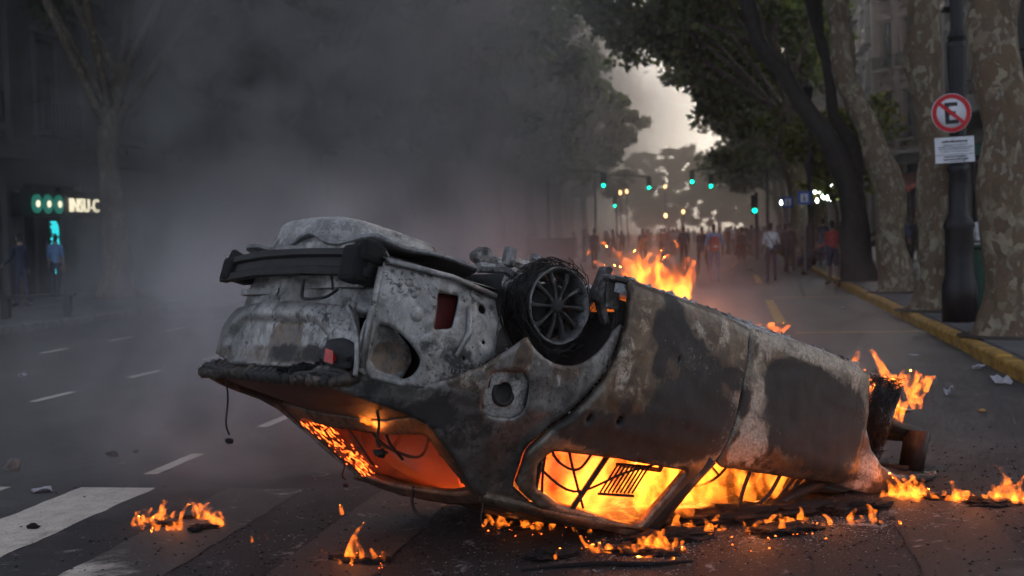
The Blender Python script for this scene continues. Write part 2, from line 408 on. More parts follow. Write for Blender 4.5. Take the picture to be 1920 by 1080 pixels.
# front wings, the arch open to the front
fw = [(2.385, .26), (2.40, .42), (2.42, .55), (2.50, .66), (2.62, .73), (2.78, .755), (2.95, .735), (3.06, .70), (3.2, .69), (3.42, .66), (3.45, .80), (3.2, .87), (2.7, .905), (2.33, .90), (2.385, .75)]
for sg in (1, -1):
    panel('front_wing', fw, [], SY(sg), M_BODY, .02, wmap(W_FF), thick=.012*sg, rough=.009)
# pillars between roof and doors
for sg in (1, -1):
    m = MB(); m.tube([(1.22, sg*.83, .94), (1.16, sg*.75, 1.1), (1.09, sg*.635, 1.37)], [.055, .05, .045], 8)
    pv = [Vector(v) for v in m.v]; finish('centre_pillar', pv, m.f, M_DOOR, car, lambda p: (.7, 0, .3), thick=0)
    m = MB(); m.tube([(2.2, sg*.80, .90), (1.9, sg*.72, 1.12), (1.55, sg*.60, 1.36)], [.04, .035, .035], 8); finish('front_pillar', m.v, m.f, M_BLACK, car, None, thick=0)

# boot lid: rear face with number-plate recess, and the deck above it
def lid_x(y, z):
    a = abs(y); x = -1.035+.10*(a/.65)**2.4*.9
    x += ip(z, [.66, .70, .78, .9, 1.0, 1.05], [.06, .03, .0, -.005, -.015, -.02])
    # plate recess
    zt = .735+.10*max(0, (a-.30)/.22)**2; k1 = min(1, max(0, (.53-a)/.05)); k2 = min(1, max(0, (z-zt)/.03)); k1, k2 = k1*k1*(3-2*k1), k2*k2*(3-2*k2)
    return x+.042*k1*k2+.008*math.sin(y*7+z*9)*k1*k2
lid = rounded([(-.62, .70), (.0, .668), (.60, .69), (.68, .80), (.72, .92), (.52, .945), (.44, .985), (-.44, .99), (-.55, .94), (-.70, .93), (-.68, .80)], .06)
W_LID = lambda p: (wear_at(p[1], p[2], [(.45, .82, .12, .12, .35, 0, 0), (-.1, .93, .6, .05, .3, 0, .5), (-.3, .82, .12, .1, -.1, .2, 0), (.12, .84, .14, .08, .1, 0, .8), (.1, .70, .7, .03, -.1, .28, .0), (-.5, .8, .1, .15, .2, 0, .2), (.25, .92, .2, .05, .3, .1, .4)]))
BL = panel('boot_lid', lid, [], lambda u, v: (lid_x(u, v), u, v), M_LID, .018, W_LID, thick=-.015, rough=.005)
fl = MB()
fl.tube(smooth_poly([(.995*0-.99, .60, .69), (-.975, .69, .80), (-.965, .735, .93), (-.96, .74, 1.0)], 5, False), .013, 6); fl.build('lid_flange', M_LID, BL, True)
# lower lip of the lid and lamp pods, charred
def deck_z(x, y): return ip(x, [-1.06, -1.02, -.9, -.7, -.45], [1.035, 1.065, 1.085, 1.105, 1.135])-.06*(abs(y)/.72)**3
deck = rounded([(-1.06, -.60), (-1.06, .60), (-1.0, .70), (-.55, .73), (-.44, .66), (-.44, -.66), (-.55, -.73), (-1.0, -.70)], .05)
DK = panel('boot_deck', deck, [], lambda u, v: (u, v, deck_z(u, v)), M_BODY, .03, lambda p: (1, 0, 0), thick=.02)
lm = MB()
for i in range(23):
    y = -.70+i*.064
    lm.tube([(lid_x(y, 1.0)+.03+rnd.uniform(-.01, .01), y-.02, 1.0+rnd.uniform(-.015, .015)), (-1.05+abs(y)**3*.12, y+.03, 1.045)], [.035+rnd.uniform(0, .012), .03], 6)
finish('lid_lip', lm.v, lm.f, M_STEEL, DK, lambda p: (.55+.5*nz(p, 5), .1, .8), thick=0, rough=.012)
def lump(name, c, r, mat, parent, sub=3, amp=.5, fr=3.0, seed=0):
    bm = bmesh.new(); bmesh.ops.create_icosphere(bm, subdivisions=sub, radius=1)
    vs_ = []
    for v in bm.verts:
        k = 1+amp*nz(v.co, fr*.5, seed)+amp*.6*nz(v.co, fr*1.4, seed+1)+amp*.35*nz(v.co, fr*3.5, seed+2)
        vs_.append(Vector((v.co.x*r[0]*k+c[0], v.co.y*r[1]*k+c[1], v.co.z*r[2]*k+c[2])))
    fs_ = [[v.index for v in f.verts] for f in bm.faces]; bm.free()
    return mesh_obj(name, vs_, fs_, mat, parent, True)
for i in range(15):
    y = rnd.uniform(.22, .73); z = 1.0-.07*max(0, (y-.3)/.4)*rnd.random()+rnd.uniform(-.012, .02)
    lump('melted_lamp', (lid_x(min(y, .68), min(z, 1.0))-.012, y, z), (rnd.uniform(.02, .04), rnd.uniform(.03, .065), rnd.uniform(.014, .034)), M_SOOT, car, 3, .9, 6, i)
pod = panel('lamp_bucket', rounded([(.42, .925), (.50, .855), (.62, .835), (.69, .86), (.70, .97), (.5, .985)], .02), [], lambda u, v: (lid_x(u, v)-.006, u, v), M_BLACK, .02, None, thick=-.02)
rl = MB(); rl.add([(-1.035, .565, .895), (-1.03, .625, .905), (-1.03, .65, .965), (-1.04, .585, .955), (-.985, .6, .93)], [(0, 1, 4), (1, 2, 4), (2, 3, 4), (3, 0, 4), (3, 2, 1, 0)]); rl.build('red_lens', M_RED, pod)

# rear panel under the lid, behind the missing bumper
def rp_x(y, z): return -.945+.11*(abs(y)/.7)**2.6+.012*math.sin(y*19)*math.sin(z*30)
rp = rounded([(-.66, .36), (.58, .36), (.68, .46), (.70, .70), (.60, .72), (-.60, .72), (-.68, .66)], .03)
W_RP = lambda p: wear_at(p[1], p[2], [(.0, .62, .7, .05, .0, .22, 0), (-.2, .64, .2, .03, .5, 0, 0), (.25, .6, .25, .03, .35, 0, 0), (.6, .5, .12, .12, .1, .35, 0), (-.5, .6, .3, .1, 0, .3, 0)])
RP = panel('rear_panel', rp, [], lambda u, v: (rp_x(u, v), u, v), M_LID, .02, W_RP, thick=-.012, rough=.008)
st = MB(); st.box((-.95, .30, .575), (.03, .62, .035)); st.box((-.935, .53, .545), (.07, .22, .05)); st.box((-.945, -.35, .60), (.03, .4, .03)); finish('panel_rib', st.v, st.f, M_LID, RP, W_RP, thick=0, rough=.006, smooth=False)
# bumper beam on its brackets
bb = MB(); prof = [(-.0, -.06), (-.045, -.062), (-.05, -.03), (-.03, -.02), (-.03, .02), (-.05, .03), (-.045, .062), (0, .06)]
ys = np.linspace(-.76, .70, 15); vs_ = []
for y in ys:
    bx_ = -1.045+.085*(abs(y)/.72)**2
    for a, b in prof: vs_.append((bx_+a, y, .492+b*(1.0 if y > -.6 else .9)))
n = len(prof); fs_ = [(i*n+k, i*n+(k+1) % n, (i+1)*n+(k+1) % n, (i+1)*n+k) for i in range(14) for k in range(n)]+[tuple(range(n)), tuple(14*n+k for k in range(n-1, -1, -1))]
finish('bumper_beam', vs_, fs_, M_BLACK, car, None, thick=0, rough=.003, smooth=False)
br = MB(); br.box((-.97, .62, .50), (.16, .16, .17)); br.box((-.98, .66, .44), (.12, .12, .10)); bevel(finish('beam_bracket', br.v, br.f, M_SOOT, car, None, thick=0, rough=.01, smooth=False), .025, 2)
br = MB(); br.box((-.97, -.60, .49), (.16, .12, .12)); br.box((-.98, -.64, .42), (.04, .16, .07), Matrix.Rotation(.3, 3, 'X'))
bevel(finish('beam_bracket', br.v, br.f, M_SOOT, car, None, thick=0, rough=.01, smooth=False), .025, 2)
# inner wheel-house panel behind the lost bumper skin
def in_y(x, z): return .735+.06*max(0, min(1, (x+.95)/.3))-.03*max(0, (.62-z)/.2)
inn = [(-.93, .47), (-.6, .45), (-.35, .46), (-.30, .52), (-.235, .66), (-.26, .72), (-.36, .82), (-.5, .92), (-.62, .975), (-.75, 1.0), (-.88, 1.0), (-.93, .95), (-.945, .7)]
vent = rounded([(-.655, .545), (-.535, .525), (-.545, .685), (-.645, .715)], .015)
ew = [arc(-.40, .555, .022, 0, 360, 12)[:-1], arc(-.36, .70, .012, 0, 360, 8)[:-1], arc(-.45, .80, .011, 0, 360, 8)[:-1]]
lrec = smooth_poly([(-.90, .76), (-.80, .765), (-.70, .83), (-.675, .88), (-.72, .955), (-.82, .965), (-.90, .93)], 4)
W_IN = lambda p: wear_at(p[0], p[2], [(-.8, .6, .16, .14, -.3, .25, 0), (-.85, .85, .12, .16, .1, .1, .4), (-.6, .85, .3, .10, .35, 0, .1), (-.42, .7, .16, .25, .2, .05, 0), (-.9, .5, .3, .04, .4, 0, 0), (-.7, .78, .08, .05, 0, .3, 0)])
IN = panel('wheel_house_panel', inn, [vent, lrec]+ew, lambda u, v: (u, in_y(u, v), v), M_LID, .016, W_IN, thick=.01, rough=.004)
vb = MB(); vb.box((-.6, .715, .62), (.2, .012, .26)); vb.build('vent_flap', simple('oxide_red_paint', (.10, .012, .010), .6, 0, .35, 12, .2), IN)
kb = MB()
for x, z, r in [(-.80, .535, .022), (-.835, .575, .02), (-.765, .58, .02), (-.735, .665, .034)]:
    kb.lathe([(r*1.25, 0), (r, .014), (r*.6, .018)], 14, Matrix.Translation((x, in_y(x, z)-.002, z)) @ Matrix.Rotation(R(-90), 4, 'X'))
kb.prism(rounded([(-.86, .60), (-.80, .50), (-.735, .60)], .03), 0, .007, Matrix(((1, 0, 0, 0), (0, 0, 1, .745), (0, 1, 0, 0), (0, 0, 0, 1))))
kb.box((-.745, in_y(-.745, .75), .75), (.035, .012, .045))
finish('pressed_boss', kb.v, kb.f, M_LID, IN, lambda p: (0, .3, 0), thick=0, rough=.002)
rb = MB(); rb.tube([(-.48, .80, .56), (-.455, .81, .68), (-.50, .81, .80)], [.012, .016, .01], 6); rb.tube([(-.93, .74, .465), (-.6, .80, .455), (-.34, .80, .475)], .014, 6); rb.tube([(-.945, .735, .5), (-.95, .745, .75), (-.935, .75, .96)], .014, 6)
finish('panel_rib', rb.v, rb.f, M_LID, IN, lambda p: (.15, .22, 0), thick=0, rough=.003)
# brown lamp recess beside the lid
rc_ = panel('lamp_recess', rounded([(-.95, .72), (-.86, .70), (-.70, .80), (-.665, .86), (-.70, .985), (-.93, .985), (-.965, .85)], .04), [], lambda u, v: (u, .715-.03*math.cos((u+.8)*9)*math.cos((v-.86)*10), v), M_LID, .016, lambda p: wear_at(p[0], p[2], [(-.78, .88, .09, .07, -.2, -.3, 1.0), (-.9, .85, .05, .12, 0, .5, 0), (-.8, .97, .15, .02, 0, .6, 0), (-.7, .8, .06, .05, .5, 0, .3)]), thick=.01, rough=.006)
# roof skin, rear window frame
def rw_map(u, v):    # u across, v 0 at the deck, 1 at the roof
    x = -.47+.50*v; z = 1.128+.285*math.copysign(abs(v)**.9, v)-.035*(abs(u)/.66)**2.5
    return (x, u*(1-.14*v), z)
frame = rounded([(-.70, -.04), (.70, -.04), (.66, 1.06), (-.66, 1.06)], .03); hole = rounded([(-.60, .10), (.60, .10), (.585, .90), (-.585, .90)], .08)
V, F = sheet(frame, [hole], .03); finish('rear_window_frame', [rw_map(float(u), float(v)) for u, v in V], F, M_DOOR, car, lambda p: (.35, 0, .7), thick=.03, rough=.006)
def roof_z(x, y): return ip(x, [-.02, .2, .6, 1.0, 1.3, 1.6], [1.405, 1.435, 1.455, 1.455, 1.44, 1.40])-.055*(abs(y)/.6)**2.4
roof = rounded([(-.02, -.58), (-.02, .58), (1.0, .60), (1.5, .56), (1.56, 0), (1.5, -.56), (1.0, -.60)], .05)
panel('roof', roof, [], lambda u, v: (u, v, roof_z(u, v)), M_DOOR, .03, lambda p: (.5, 0, .5), thick=.02, rough=.012)
for sg in (1, -1):
    m = MB(); m.tube([(-.02, sg*.585, 1.385), (.3, sg*.60, 1.395), (.7, sg*.61, 1.40), (1.1, sg*.615, 1.395), (1.5, sg*.58, 1.37)], .035, 8); finish('roof_rail', m.v, m.f, M_DOOR, car, lambda p: (.3, .1, .5), thick=0)

# floor, sills and underbody, now on top
fl_ = rounded([(-.95, -.66), (-.95, .66), (-.40, .72), (-.33, .46), (.40, .46), (.42, .76), (2.3, .78), (2.55, .55), (3.4, .50), (3.4, -.50), (2.55, -.55), (2.3, -.78), (.42, -.76), (.40, -.46), (-.33, -.46), (-.40, -.72)], .03)
FL = panel('floor_pan', fl_, [], lambda u, v: (u, v, .27-.05*math.exp(-(v/.13)**2)+.02*math.sin(u*14)*math.cos(v*11)+(.10 if u < .1 else 0)*(1 if abs(v) > .2 else 1)), M_STEEL, .045, lambda p: (.25, .25, .2), thick=.02, rough=.01)
for sg in (1, -1):
    m = MB(); m.tube([(.36, sg*.79, .225), (.9, sg*.80, .215), (1.6, sg*.80, .215), (2.36, sg*.79, .225)], [.05, .045, .045, .05], 8)
    m.tube([(.38, sg*.80, .182), (1.2, sg*.815, .176), (2.36, sg*.805, .182)], .012, 6)
    for i in range(44):
        x = rnd.uniform(.4, 2.35); m.tube([(x, sg*.80, .178), (x+rnd.uniform(-.05, .05), sg*(.80+.02*rnd.random()), .168-.012*rnd.random()**2)], [.012, .003+.008*rnd.random()], 5)
    finish('sill', m.v, m.f, M_STEEL, car, lambda p: (.25+.5*nz(p, 3, 4), .75, .1), thick=0, rough=.012)
# gap between rear arch and door: jacking flange and bracket
m = MB(); m.box((.36, .80, .27), (.09, .03, .16), Matrix.Rotation(.12, 3, 'Y')); m.box((.31, .76, .24), (.03, .08, .2), Matrix.Rotation(-.25, 3, 'Y')); m.box((.33, .78, .36), (.035, .05, .16), Matrix.Rotation(.5, 3, 'Y')); m.box((.37, .82, .20), (.16, .06, .03), Matrix.Rotation(.1, 3, 'Y'))
bevel(finish('sill_bracket', m.v, m.f, M_STEEL, car, lambda p: (.55, .05, .5), thick=0, rough=.008, smooth=False), .008)
# spare wheel well
ww = MB(); n = 28; ring = []
for dz, k in ((.38, 1.06), (.31, 1.0), (.235, .97), (.20, .92), (.185, .82)):
    ring.append([(-.56+.36*k*(abs(math.cos(a))**.55)*math.copysign(1, math.cos(a)), -.17+.42*k*(abs(math.sin(a))**.55)*math.copysign(1, math.sin(a)), dz) for a in [2*math.pi*i/n for i in range(n)]])
vs_ = [p for r in ring for p in r]; fs_ = [(j*n+i, j*n+(i+1) % n, (j+1)*n+(i+1) % n, (j+1)*n+i) for j in range(4) for i in range(n)]+[tuple(4*n+i for i in range(n))]
WW = finish('spare_wheel_well', vs_, fs_, M_LID, car, lambda p: (.15*nz(p, 5)+.05, .42, .1), thick=0, rough=.004)
sm_ = WW.modifiers.new('s', 'SUBSURF'); sm_.levels = 2; sm_.render_levels = 2
# inner skins, wheel houses, parcel shelf and bulkhead: they close the cabin off, added to stop firelight leaking through gaps
def arch_cut(cx): return arc(cx, .40, .36, 0, 360, 28)[:-1]
for sg in (1, -1):
    panel('inner_side_panel', [(-.30, .30), (2.36, .26), (2.36, .86), (1.2, .925), (.2, .955), (-.30, .96)], [arch_cut(.03)], lambda u, v, sg=sg: (u, sg*(side_y(u, v)-.062), v), M_INNER, .04, None, thick=0, rough=.003)
    hs = MB(); hs.lathe([(.375, 0), (.37, .36)], 28, Matrix.Translation((.03, sg*.46, .40)) @ Matrix.Rotation(R(-90*sg), 4, 'X'), cap=False)
    hs.add([(.03+.375*math.cos(a), sg*.46, .40+.375*math.sin(a)) for a in [2*math.pi*i/28 for i in range(28)]], [tuple(range(28))])
    hs.v = [(x_, y_, max(z_, .36)) for x_, y_, z_ in hs.v]; keep = [f for f in hs.f if sum(hs.v[i][2] for i in f)/len(f) > .37]; finish('wheel_house', hs.v, keep, M_BLACK, car, None, thick=0)
    m = MB(); m.add([(-.95, sg*.55, .40), (-.30, sg*.55, .40), (-.30, sg*.80, .44), (-.95, sg*.745, .46)], [(0, 1, 2, 3)]); m.add([(-.30, sg*.80, .44), (-.30, sg*.46, .44), (-.30, sg*.46, 1.0), (-.30, sg*.84, .9)], [(0, 1, 2, 3)]); finish('boot_side_floor', m.v, m.f, M_STEEL, car, lambda p: (.5, .2, .2), thick=0)
for sg in (1, -1):
    sl_ = MB(); sl_.tube([(u+.01, sg*(side_y(u, v)-.05), v) for u, v in smooth_poly(door_r[2:], 3, False)], .034, 6); sl_.build('seam_light_block', M_BLACK, car); sl_ = MB(); sl_.tube([(1.29, sg*(side_y(1.29, z_)-.05), z_) for z_ in (.26, .4, .55, .7, .85)]+[(1.25, sg*(side_y(1.25, .94)-.05), .94)], .034, 6); sl_.build('seam_light_block', M_BLACK, car)  # black strips added behind the door gaps to block the fire's glow
m = MB(); m.add([(-.98, -.70, 1.02), (.02, -.70, 1.05), (.02, .70, 1.05), (-.98, .70, 1.02)], [(0, 1, 2, 3)]); m.build('parcel_shelf', M_INNER, car)
m = MB(); m.add([(.02, -.72, .34), (.02, .72, .34), (.02, .72, 1.05), (.02, -.72, 1.05)], [(0, 1, 2, 3)]); m.build('rear_bulkhead', M_INNER, car)
# rear axle beam, silencer, tank, links
m = MB(); m.tube([(.02, -.70, .36), (.02, -.3, .34), (.02, .3, .34), (.02, .70, .36)], .045, 8); m.box((.22, .55, .32), (.42, .07, .06), Matrix.Rotation(.15, 3, 'Y')); m.box((.22, -.55, .32), (.42, .07, .06), Matrix.Rotation(.15, 3, 'Y'))
m.tube([(-.26, .50, .30), (-.1, .50, .26), (.1, .50, .30)], [.03, .035, .03], 8)
finish('axle_beam', m.v, m.f, M_STEEL, car, lambda p: (.25, .4, .2), thick=0, rough=.006, smooth=False)
m = MB(); m.box((-.20, .50, .27), (.06, .05, .06)); m.lathe([(.045, -.05), (.05, .0), (.03, .05)], 12, Matrix.Translation((-.24, .47, .24)) @ Matrix.Rotation(R(90), 4, 'X')); m.lathe([(.035, -.04), (.035, .05), (.02, .06)], 12, Matrix.Translation((-.1, .52, .20))); m.tube([(-.1, .5, .22), (.2, .45, .20), (.6, .4, .20), (1.4, .3, .19), (2.3, .2, .22)], .03, 8)
m.tube([(-.1, .40, .23), (.15, .38, .20), (.4, .38, .215)], [.03, .035, .03], 8); m.lathe([(.03, -.03), (.03, .03)], 10, Matrix.Translation((.12, .46, .165)))
finish('underbody_fitting', m.v, m.f, M_STEEL, car, lambda p: (.3+.6*nz(p, 6), .35, .35), thick=0, rough=.006, smooth=False)
m = MB(); m.box((.68, -.1, .225), (.75, .9, .10)); m.box((1.7, 0, .22), (1.3, .22, .07)); bevel(finish('fuel_tank', m.v, m.f, M_STEEL, car, lambda p: (.6, .1, .2), thick=0, smooth=False), .03, 2)

# wheels
def wheel(name, c, steer=0.0, wires=True, seed=1, tilt=0.0, k_=.84):
    rn = random.Random(seed)
    Mw = Matrix.Translation(c) @ Matrix.Rotation(steer, 4, 'Z') @ Matrix.Rotation(tilt, 4, 'X') @ Matrix.Rotation(R(-90 if c[1] > 0 else 90), 4, 'X') @ Matrix.Scale(k_, 4)
    rim = MB()
    rim.lathe([(.222, .085), (.228, .075), (.212, .06), (.200, .0), (.205, -.07), (.222, -.09), (.214, -.09), (.195, -.065), (.190, 0), (.200, .055), (.214, .082)], 40, Mw, closed=True)
    W = finish(name, rim.v, rim.f, M_RIM, car, lambda p: (.6+.7*nz(p, 7, seed), .5*max(0, nz(p, 4, seed+3)+.3), .1), thick=0, rough=.005)
    for k in range(10):
        a = 2*math.pi*k/10+.17
        sp = MB(); u = Vector((math.cos(a), math.sin(a), 0)); t = Vector((-math.sin(a), math.cos(a), 0))
        P = []
        for r, wd, z, th in ((.035, .013, .05, .02), (.10, .010, .064, .018), (.16, .015, .06, .018), (.207, .026, .05, .02)):
            for s1, s2 in ((-1, 0), (-.5, 1), (.5, 1), (1, 0)): P.append(Mw @ (u*r+t*wd*s1+Vector((0, 0, z+(th*.35 if s2 else -th)))))
        sp.add(P, [(i*4+k2, i*4+(k2+1) % 4, (i+1)*4+(k2+1) % 4, (i+1)*4+k2) for i in range(3) for k2 in range(4)]+[(0, 1, 2, 3)])
        finish('spoke', sp.v, sp.f, M_RIM, W, lambda p: (.75+.9*nz(p, 9, seed), .75*max(0, nz(p, 6, seed+k)+.1), 0), thick=0, rough=.012)
    hb = MB(); hb.lathe([(.02, .07), (.045, .066), (.052, .045), (.05, .0)], 16, Mw); hb.lathe([(.135, -.01), (.14, -.03), (.05, -.035)], 24, Mw); finish('hub', hb.v, hb.f, M_BLACK, W, None, thick=0)
    ty = MB(); n1, n2 = 60, 8
    for i in range(n1):
        a = 2*math.pi*i/n1
        for j in range(n2):
            b = math.pi*(j/(n2-1)); k = .010+.014*nz((math.cos(a)*2, math.sin(a)*2, j*.4), 1.6, seed)+.008*rn.random()
            ty.v.append(tuple(Mw @ Vector(((.222+k*math.sin(b)*1.3)*math.cos(a), (.222+k*math.sin(b)*1.3)*math.sin(a), .085-.175*j/(n2-1)))))
    ty.f = [(i*n2+j, ((i+1) % n1)*n2+j, ((i+1) % n1)*n2+j+1, i*n2+j+1) for i in range(n1) for j in range(n2-1)]; ty.m = [0]*len(ty.f)
    if not wires: ty.build('tyre', M_SOOT, W, True)
    if wires:
        wr = MB()
        for i in range(280):
            a0 = rn.uniform(0, 2*math.pi); ln = rn.uniform(.3, 1.5); r0 = .224+.055*rn.random()**2; z0 = rn.uniform(-.13, .07); dr = rn.uniform(-.02, .045); pts = []
            for j in range(9):
                a = a0+ln*j/8; r = r0+dr*(j/8)**2+.006*math.sin(j*2.1+i)
                pts.append(Mw @ Vector((r*math.cos(a), r*math.sin(a), z0+.03*math.sin(j*.8+i))))
            wr.tube(pts, .0016+.0012*rn.random(), 4, False)
        dn = (CAR_I.to_3x3() @ Vector((-.5, -.1, -.85))).normalized()
        for i in range(90):      # broken cords hanging down
            a0 = rn.uniform(0, 2*math.pi); p = Mw @ Vector((.25*math.cos(a0), .25*math.sin(a0), rn.uniform(-.1, .09))); L = rn.uniform(.04, .16); pts = [p]
            q = Vector((rn.uniform(-1, 1), rn.uniform(-.3, 1), rn.uniform(-1, 1))).normalized()
            for j in range(1, 5): pts.append(p+q*L*.35*(j/4)+dn*L*(j/4)**1.5)
            wr.tube(pts, .0015, 4, False)
        wr.build('tyre_cords', M_BLACK, W)
    return W
wheel('rear_wheel', (.03, .755, .425), 0, True, 2)
wheel('rear_wheel', (.03, -.78, .50), 0, False, 5)
wheel('front_wheel', (2.74, .74, .40), R(-38), True, 8, R(8))
wheel('front_wheel', (2.70, -.78, .40), R(-30), False, 9)
# front end: rails, engine, bonnet pressed on the road, cross member
m = MB()
for sg in (1, -1): m.tube([(2.3, sg*.5, .30), (2.8, sg*.5, .38), (3.45, sg*.5, .40)], .05, 10)
m.tube([(3.40, -.62, .42), (3.43, 0, .42), (3.40, .62, .42)], .04, 8); m.tube([(3.3, -.60, .66), (3.36, 0, .66), (3.3, .60, .66)], .035, 8)
m.box((3.32, .60, .54), (.05, .16, .28)); m.box((3.32, -.60, .54), (.05, .16, .28))
finish('chassis_rail', m.v, m.f, M_BLACK, car, None, thick=0)
en = MB(); en.box((2.85, -.05, .55), (.42, .75, .42)); en.box((2.8, .1, .38), (.3, .4, .25)); en.lathe([(.09, -.2), (.1, 0), (.09, .2)], 14, Matrix.Translation((2.65, .3, .5)) @ Matrix.Rotation(R(90), 4, 'X')); en.box((3.15, 0, .55), (.06, .9, .4))
bevel(finish('engine', en.v, en.f, M_SOOT, car, None, thick=0, rough=.02, smooth=False), .03, 2)
bn = rounded([(2.2, -.72), (2.2, .72), (3.2, .70), (3.5, .5), (3.56, 0), (3.5, -.5), (3.2, -.70)], .06)
panel('bonnet', bn, [], lambda u, v: (u, v, ip(u, [2.2, 2.8, 3.3, 3.5, 3.56], [.99, .94, .85, .76, .68])-.05*(abs(v)/.7)**3), M_BODY, .04, lambda p: (.8, .1, .2), thick=.012, rough=.02)
# strut and arm at the near front wheel
m = MB(); m.tube([(2.70, .56, .35), (2.62, .55, .80)], .032, 8); m.tube([(2.70, .62, .36), (2.55, .35, .27)], .03, 8); m.tube([(2.75, .60, .45), (2.9, .3, .40)], .015, 6); finish('suspension_strut', m.v, m.f, M_STEEL, car, lambda p: (.4, .2, .3), thick=0)

# burnt cabin: seat frames, bulkhead, dash beam, wiring
def seat(c):
    S = MB(); x, y = c
    for s in (-.22, .22):
        S.tube([(x+.42, y+s, .42), (x, y+s, .40), (x-.12, y+s*.95, .75), (x-.2, y+s*.8, 1.05)], .014, 6)
    S.tube([(x-.2, y-.18, 1.05), (x-.2, y+.18, 1.05)], .014, 6)
    for i in range(9): S.tube([(x-.03-.017*i, y-.2, .47+.06*i), (x-.03-.017*i+.02, y, .47+.06*i), (x-.03-.017*i, y+.2, .47+.06*i)], .005, 5)
    for i in range(5): S.tube([(x+.05+.08*i, y-.21, .41), (x+.05+.08*i, y+.21, .41)], .005, 5)
    S.build('seat_frame', M_INNER, car)
seat((1.35, .38)); seat((1.35, -.38)); seat((.35, .36)); seat((.35, -.36))
m = MB(); m.tube([(2.02, -.66, .82), (2.02, .66, .82)], .035, 8); m.tube([(2.0, .36, .82), (1.72, .36, .90)], .02, 8); m.box((2.22, 0, .62), (.03, 1.36, .7)); m.build('dash_beam', M_INNER, car)
sw = MB(); sw.lathe([(.18, -.01), (.19, 0), (.18, .01), (.17, 0)], 24, Matrix.Translation((1.70, .36, .91)) @ Matrix.Rotation(R(65), 4, 'Y'), closed=True)
for a in (0, 2.1, 4.2): sw.tube([(1.70, .36, .91), Matrix.Translation((1.70, .36, .91)) @ Matrix.Rotation(R(65), 4, 'Y') @ Vector((.18*math.cos(a), .18*math.sin(a), 0))], .008, 5)
sw.build('steering_wheel', M_INNER, car)
gp = MB()      # slotted speaker plate fallen behind the door
for i in range(9):
    gp.tube([(.80+.028*i, .60, 1.08-.004*i), (.74+.028*i, .57, 1.24-.004*i)], .006, 5)
gp.tube([(.79, .60, 1.08), (1.04, .60, 1.05)], .008, 5); gp.tube([(.73, .57, 1.25), (.98, .57, 1.22)], .008, 5)
gp.build('slotted_plate', M_INNER, car)
def wire(pts, r, name='hanging_wire', mat=None, parent=car, world=True):
    P = smooth_poly([tuple((CAR_I @ Vector(p)) if world else Vector(p)) for p in pts], 6, False)
    m = MB(); m.tube(P, r, 6); return m.build(name, mat or M_BLACK, parent)
def loc(x, y, z): return (x, y, z)
for i, pts in enumerate([[(.18, .72, 1.02), (.3, .70, 1.14), (.45, .70, 1.16), (.52, .72, 1.03)], [(.22, .70, 1.03), (.25, .67, 1.2), (.30, .64, 1.33)], [(.32, .72, 1.03), (.42, .69, 1.16), (.6, .62, 1.34)], [(.2, .66, 1.18), (.5, .64, 1.27), (.8, .66, 1.12), (1.02, .70, 1.02)],
                         [(1.62, .78, .93), (1.60, .76, 1.1), (1.66, .72, 1.25)], [(1.9, .76, .9), (1.84, .74, 1.05), (1.70, .70, 1.2)], [(2.05, .74, .9), (1.95, .72, 1.06), (1.88, .70, 1.22)], [(2.1, .76, .88), (2.02, .75, 1.0), (2.0, .72, 1.14)], [(2.16, .77, .88), (2.12, .76, 1.0), (2.0, .74, 1.12)]]):
    wire(pts, .007 if i < 4 else .011, 'burnt_wire', M_INNER, car, False)
for pts in ([(-.30, -.45, 1.10), (-.2, -.40, 1.20), (-.05, -.38, 1.33)], [(-.32, .05, 1.10), (-.28, .06, 1.2), (-.16, .05, 1.28)], [(-.28, -.2, 1.10), (-.2, -.1, 1.22), (-.1, .1, 1.25), (-.2, .3, 1.12)], [(-.2, .42, 1.10), (-.12, .42, 1.2), (-.02, .40, 1.34)], [(-.33, -.5, 1.13), (-.2, .0, 1.15), (-.25, .5, 1.12)]):
    wire(pts, .008, 'burnt_wire', M_INNER, car, False)
for y in (-.3, .28):
    hr = MB(); hr.tube([(-.02, y-.1, 1.06), (-.04, y-.1, 1.16), (-.05, y-.07, 1.22), (-.05, y+.07, 1.22), (-.04, y+.1, 1.16), (-.02, y+.1, 1.06)], .013, 6); hr.build('headrest_frame', M_INNER, car)
# things hanging under the tail
def hang(px, py, X, drop, r, knob):
    "hangs from car-space point X"
    a = CAR_M @ Vector(X); pts = [a, a+Vector((.004, .01, -drop*.4)), a+Vector((-.006, 0, -drop*.8)), a+Vector((.01, 0, -drop))]
    w = wire(pts, r)
    if knob: lump('burnt_connector', CAR_I @ (a+Vector((.01, 0, -drop-.03))), (knob*1.6, knob, knob), M_BLACK, w, 3, .5, 3, drop)
    return w
hang(0, 0, (-1.03, -.36, 1.05), .30, .005, .014)
hang(0, 0, (-.62, .44, 1.10), .17, .007, .02)
hang(0, 0, (-.2, -.46, 1.32), .12, .005, .01)
hang(0, 0, (-.06, .62, 1.37), .16, .004, 0)
w_ = [CAR_M @ Vector((-.03, .0, 1.40))]; w_ += [w_[0]+Vector((.0, -.03, -.08)), w_[0]+Vector((.03, -.05, -.13)), w_[0]+Vector((.09, -.05, -.15))]
wire(w_, .009, 'hanging_hose')
wire([(CAR_M @ Vector(p)) for p in [(-1.0, .16, .56), (-1.03, .22, .60), (-1.04, .26, .66), (-1.035, .34, .665), (-1.03, .46, .655), (-1.0, .50, .61)]], .008, 'tail_wire')
wire([(CAR_M @ Vector(p)) for p in [(-1.0, .36, .53), (-1.02, .45, .56), (-1.01, .47, .62)]], .006, 'tail_wire')
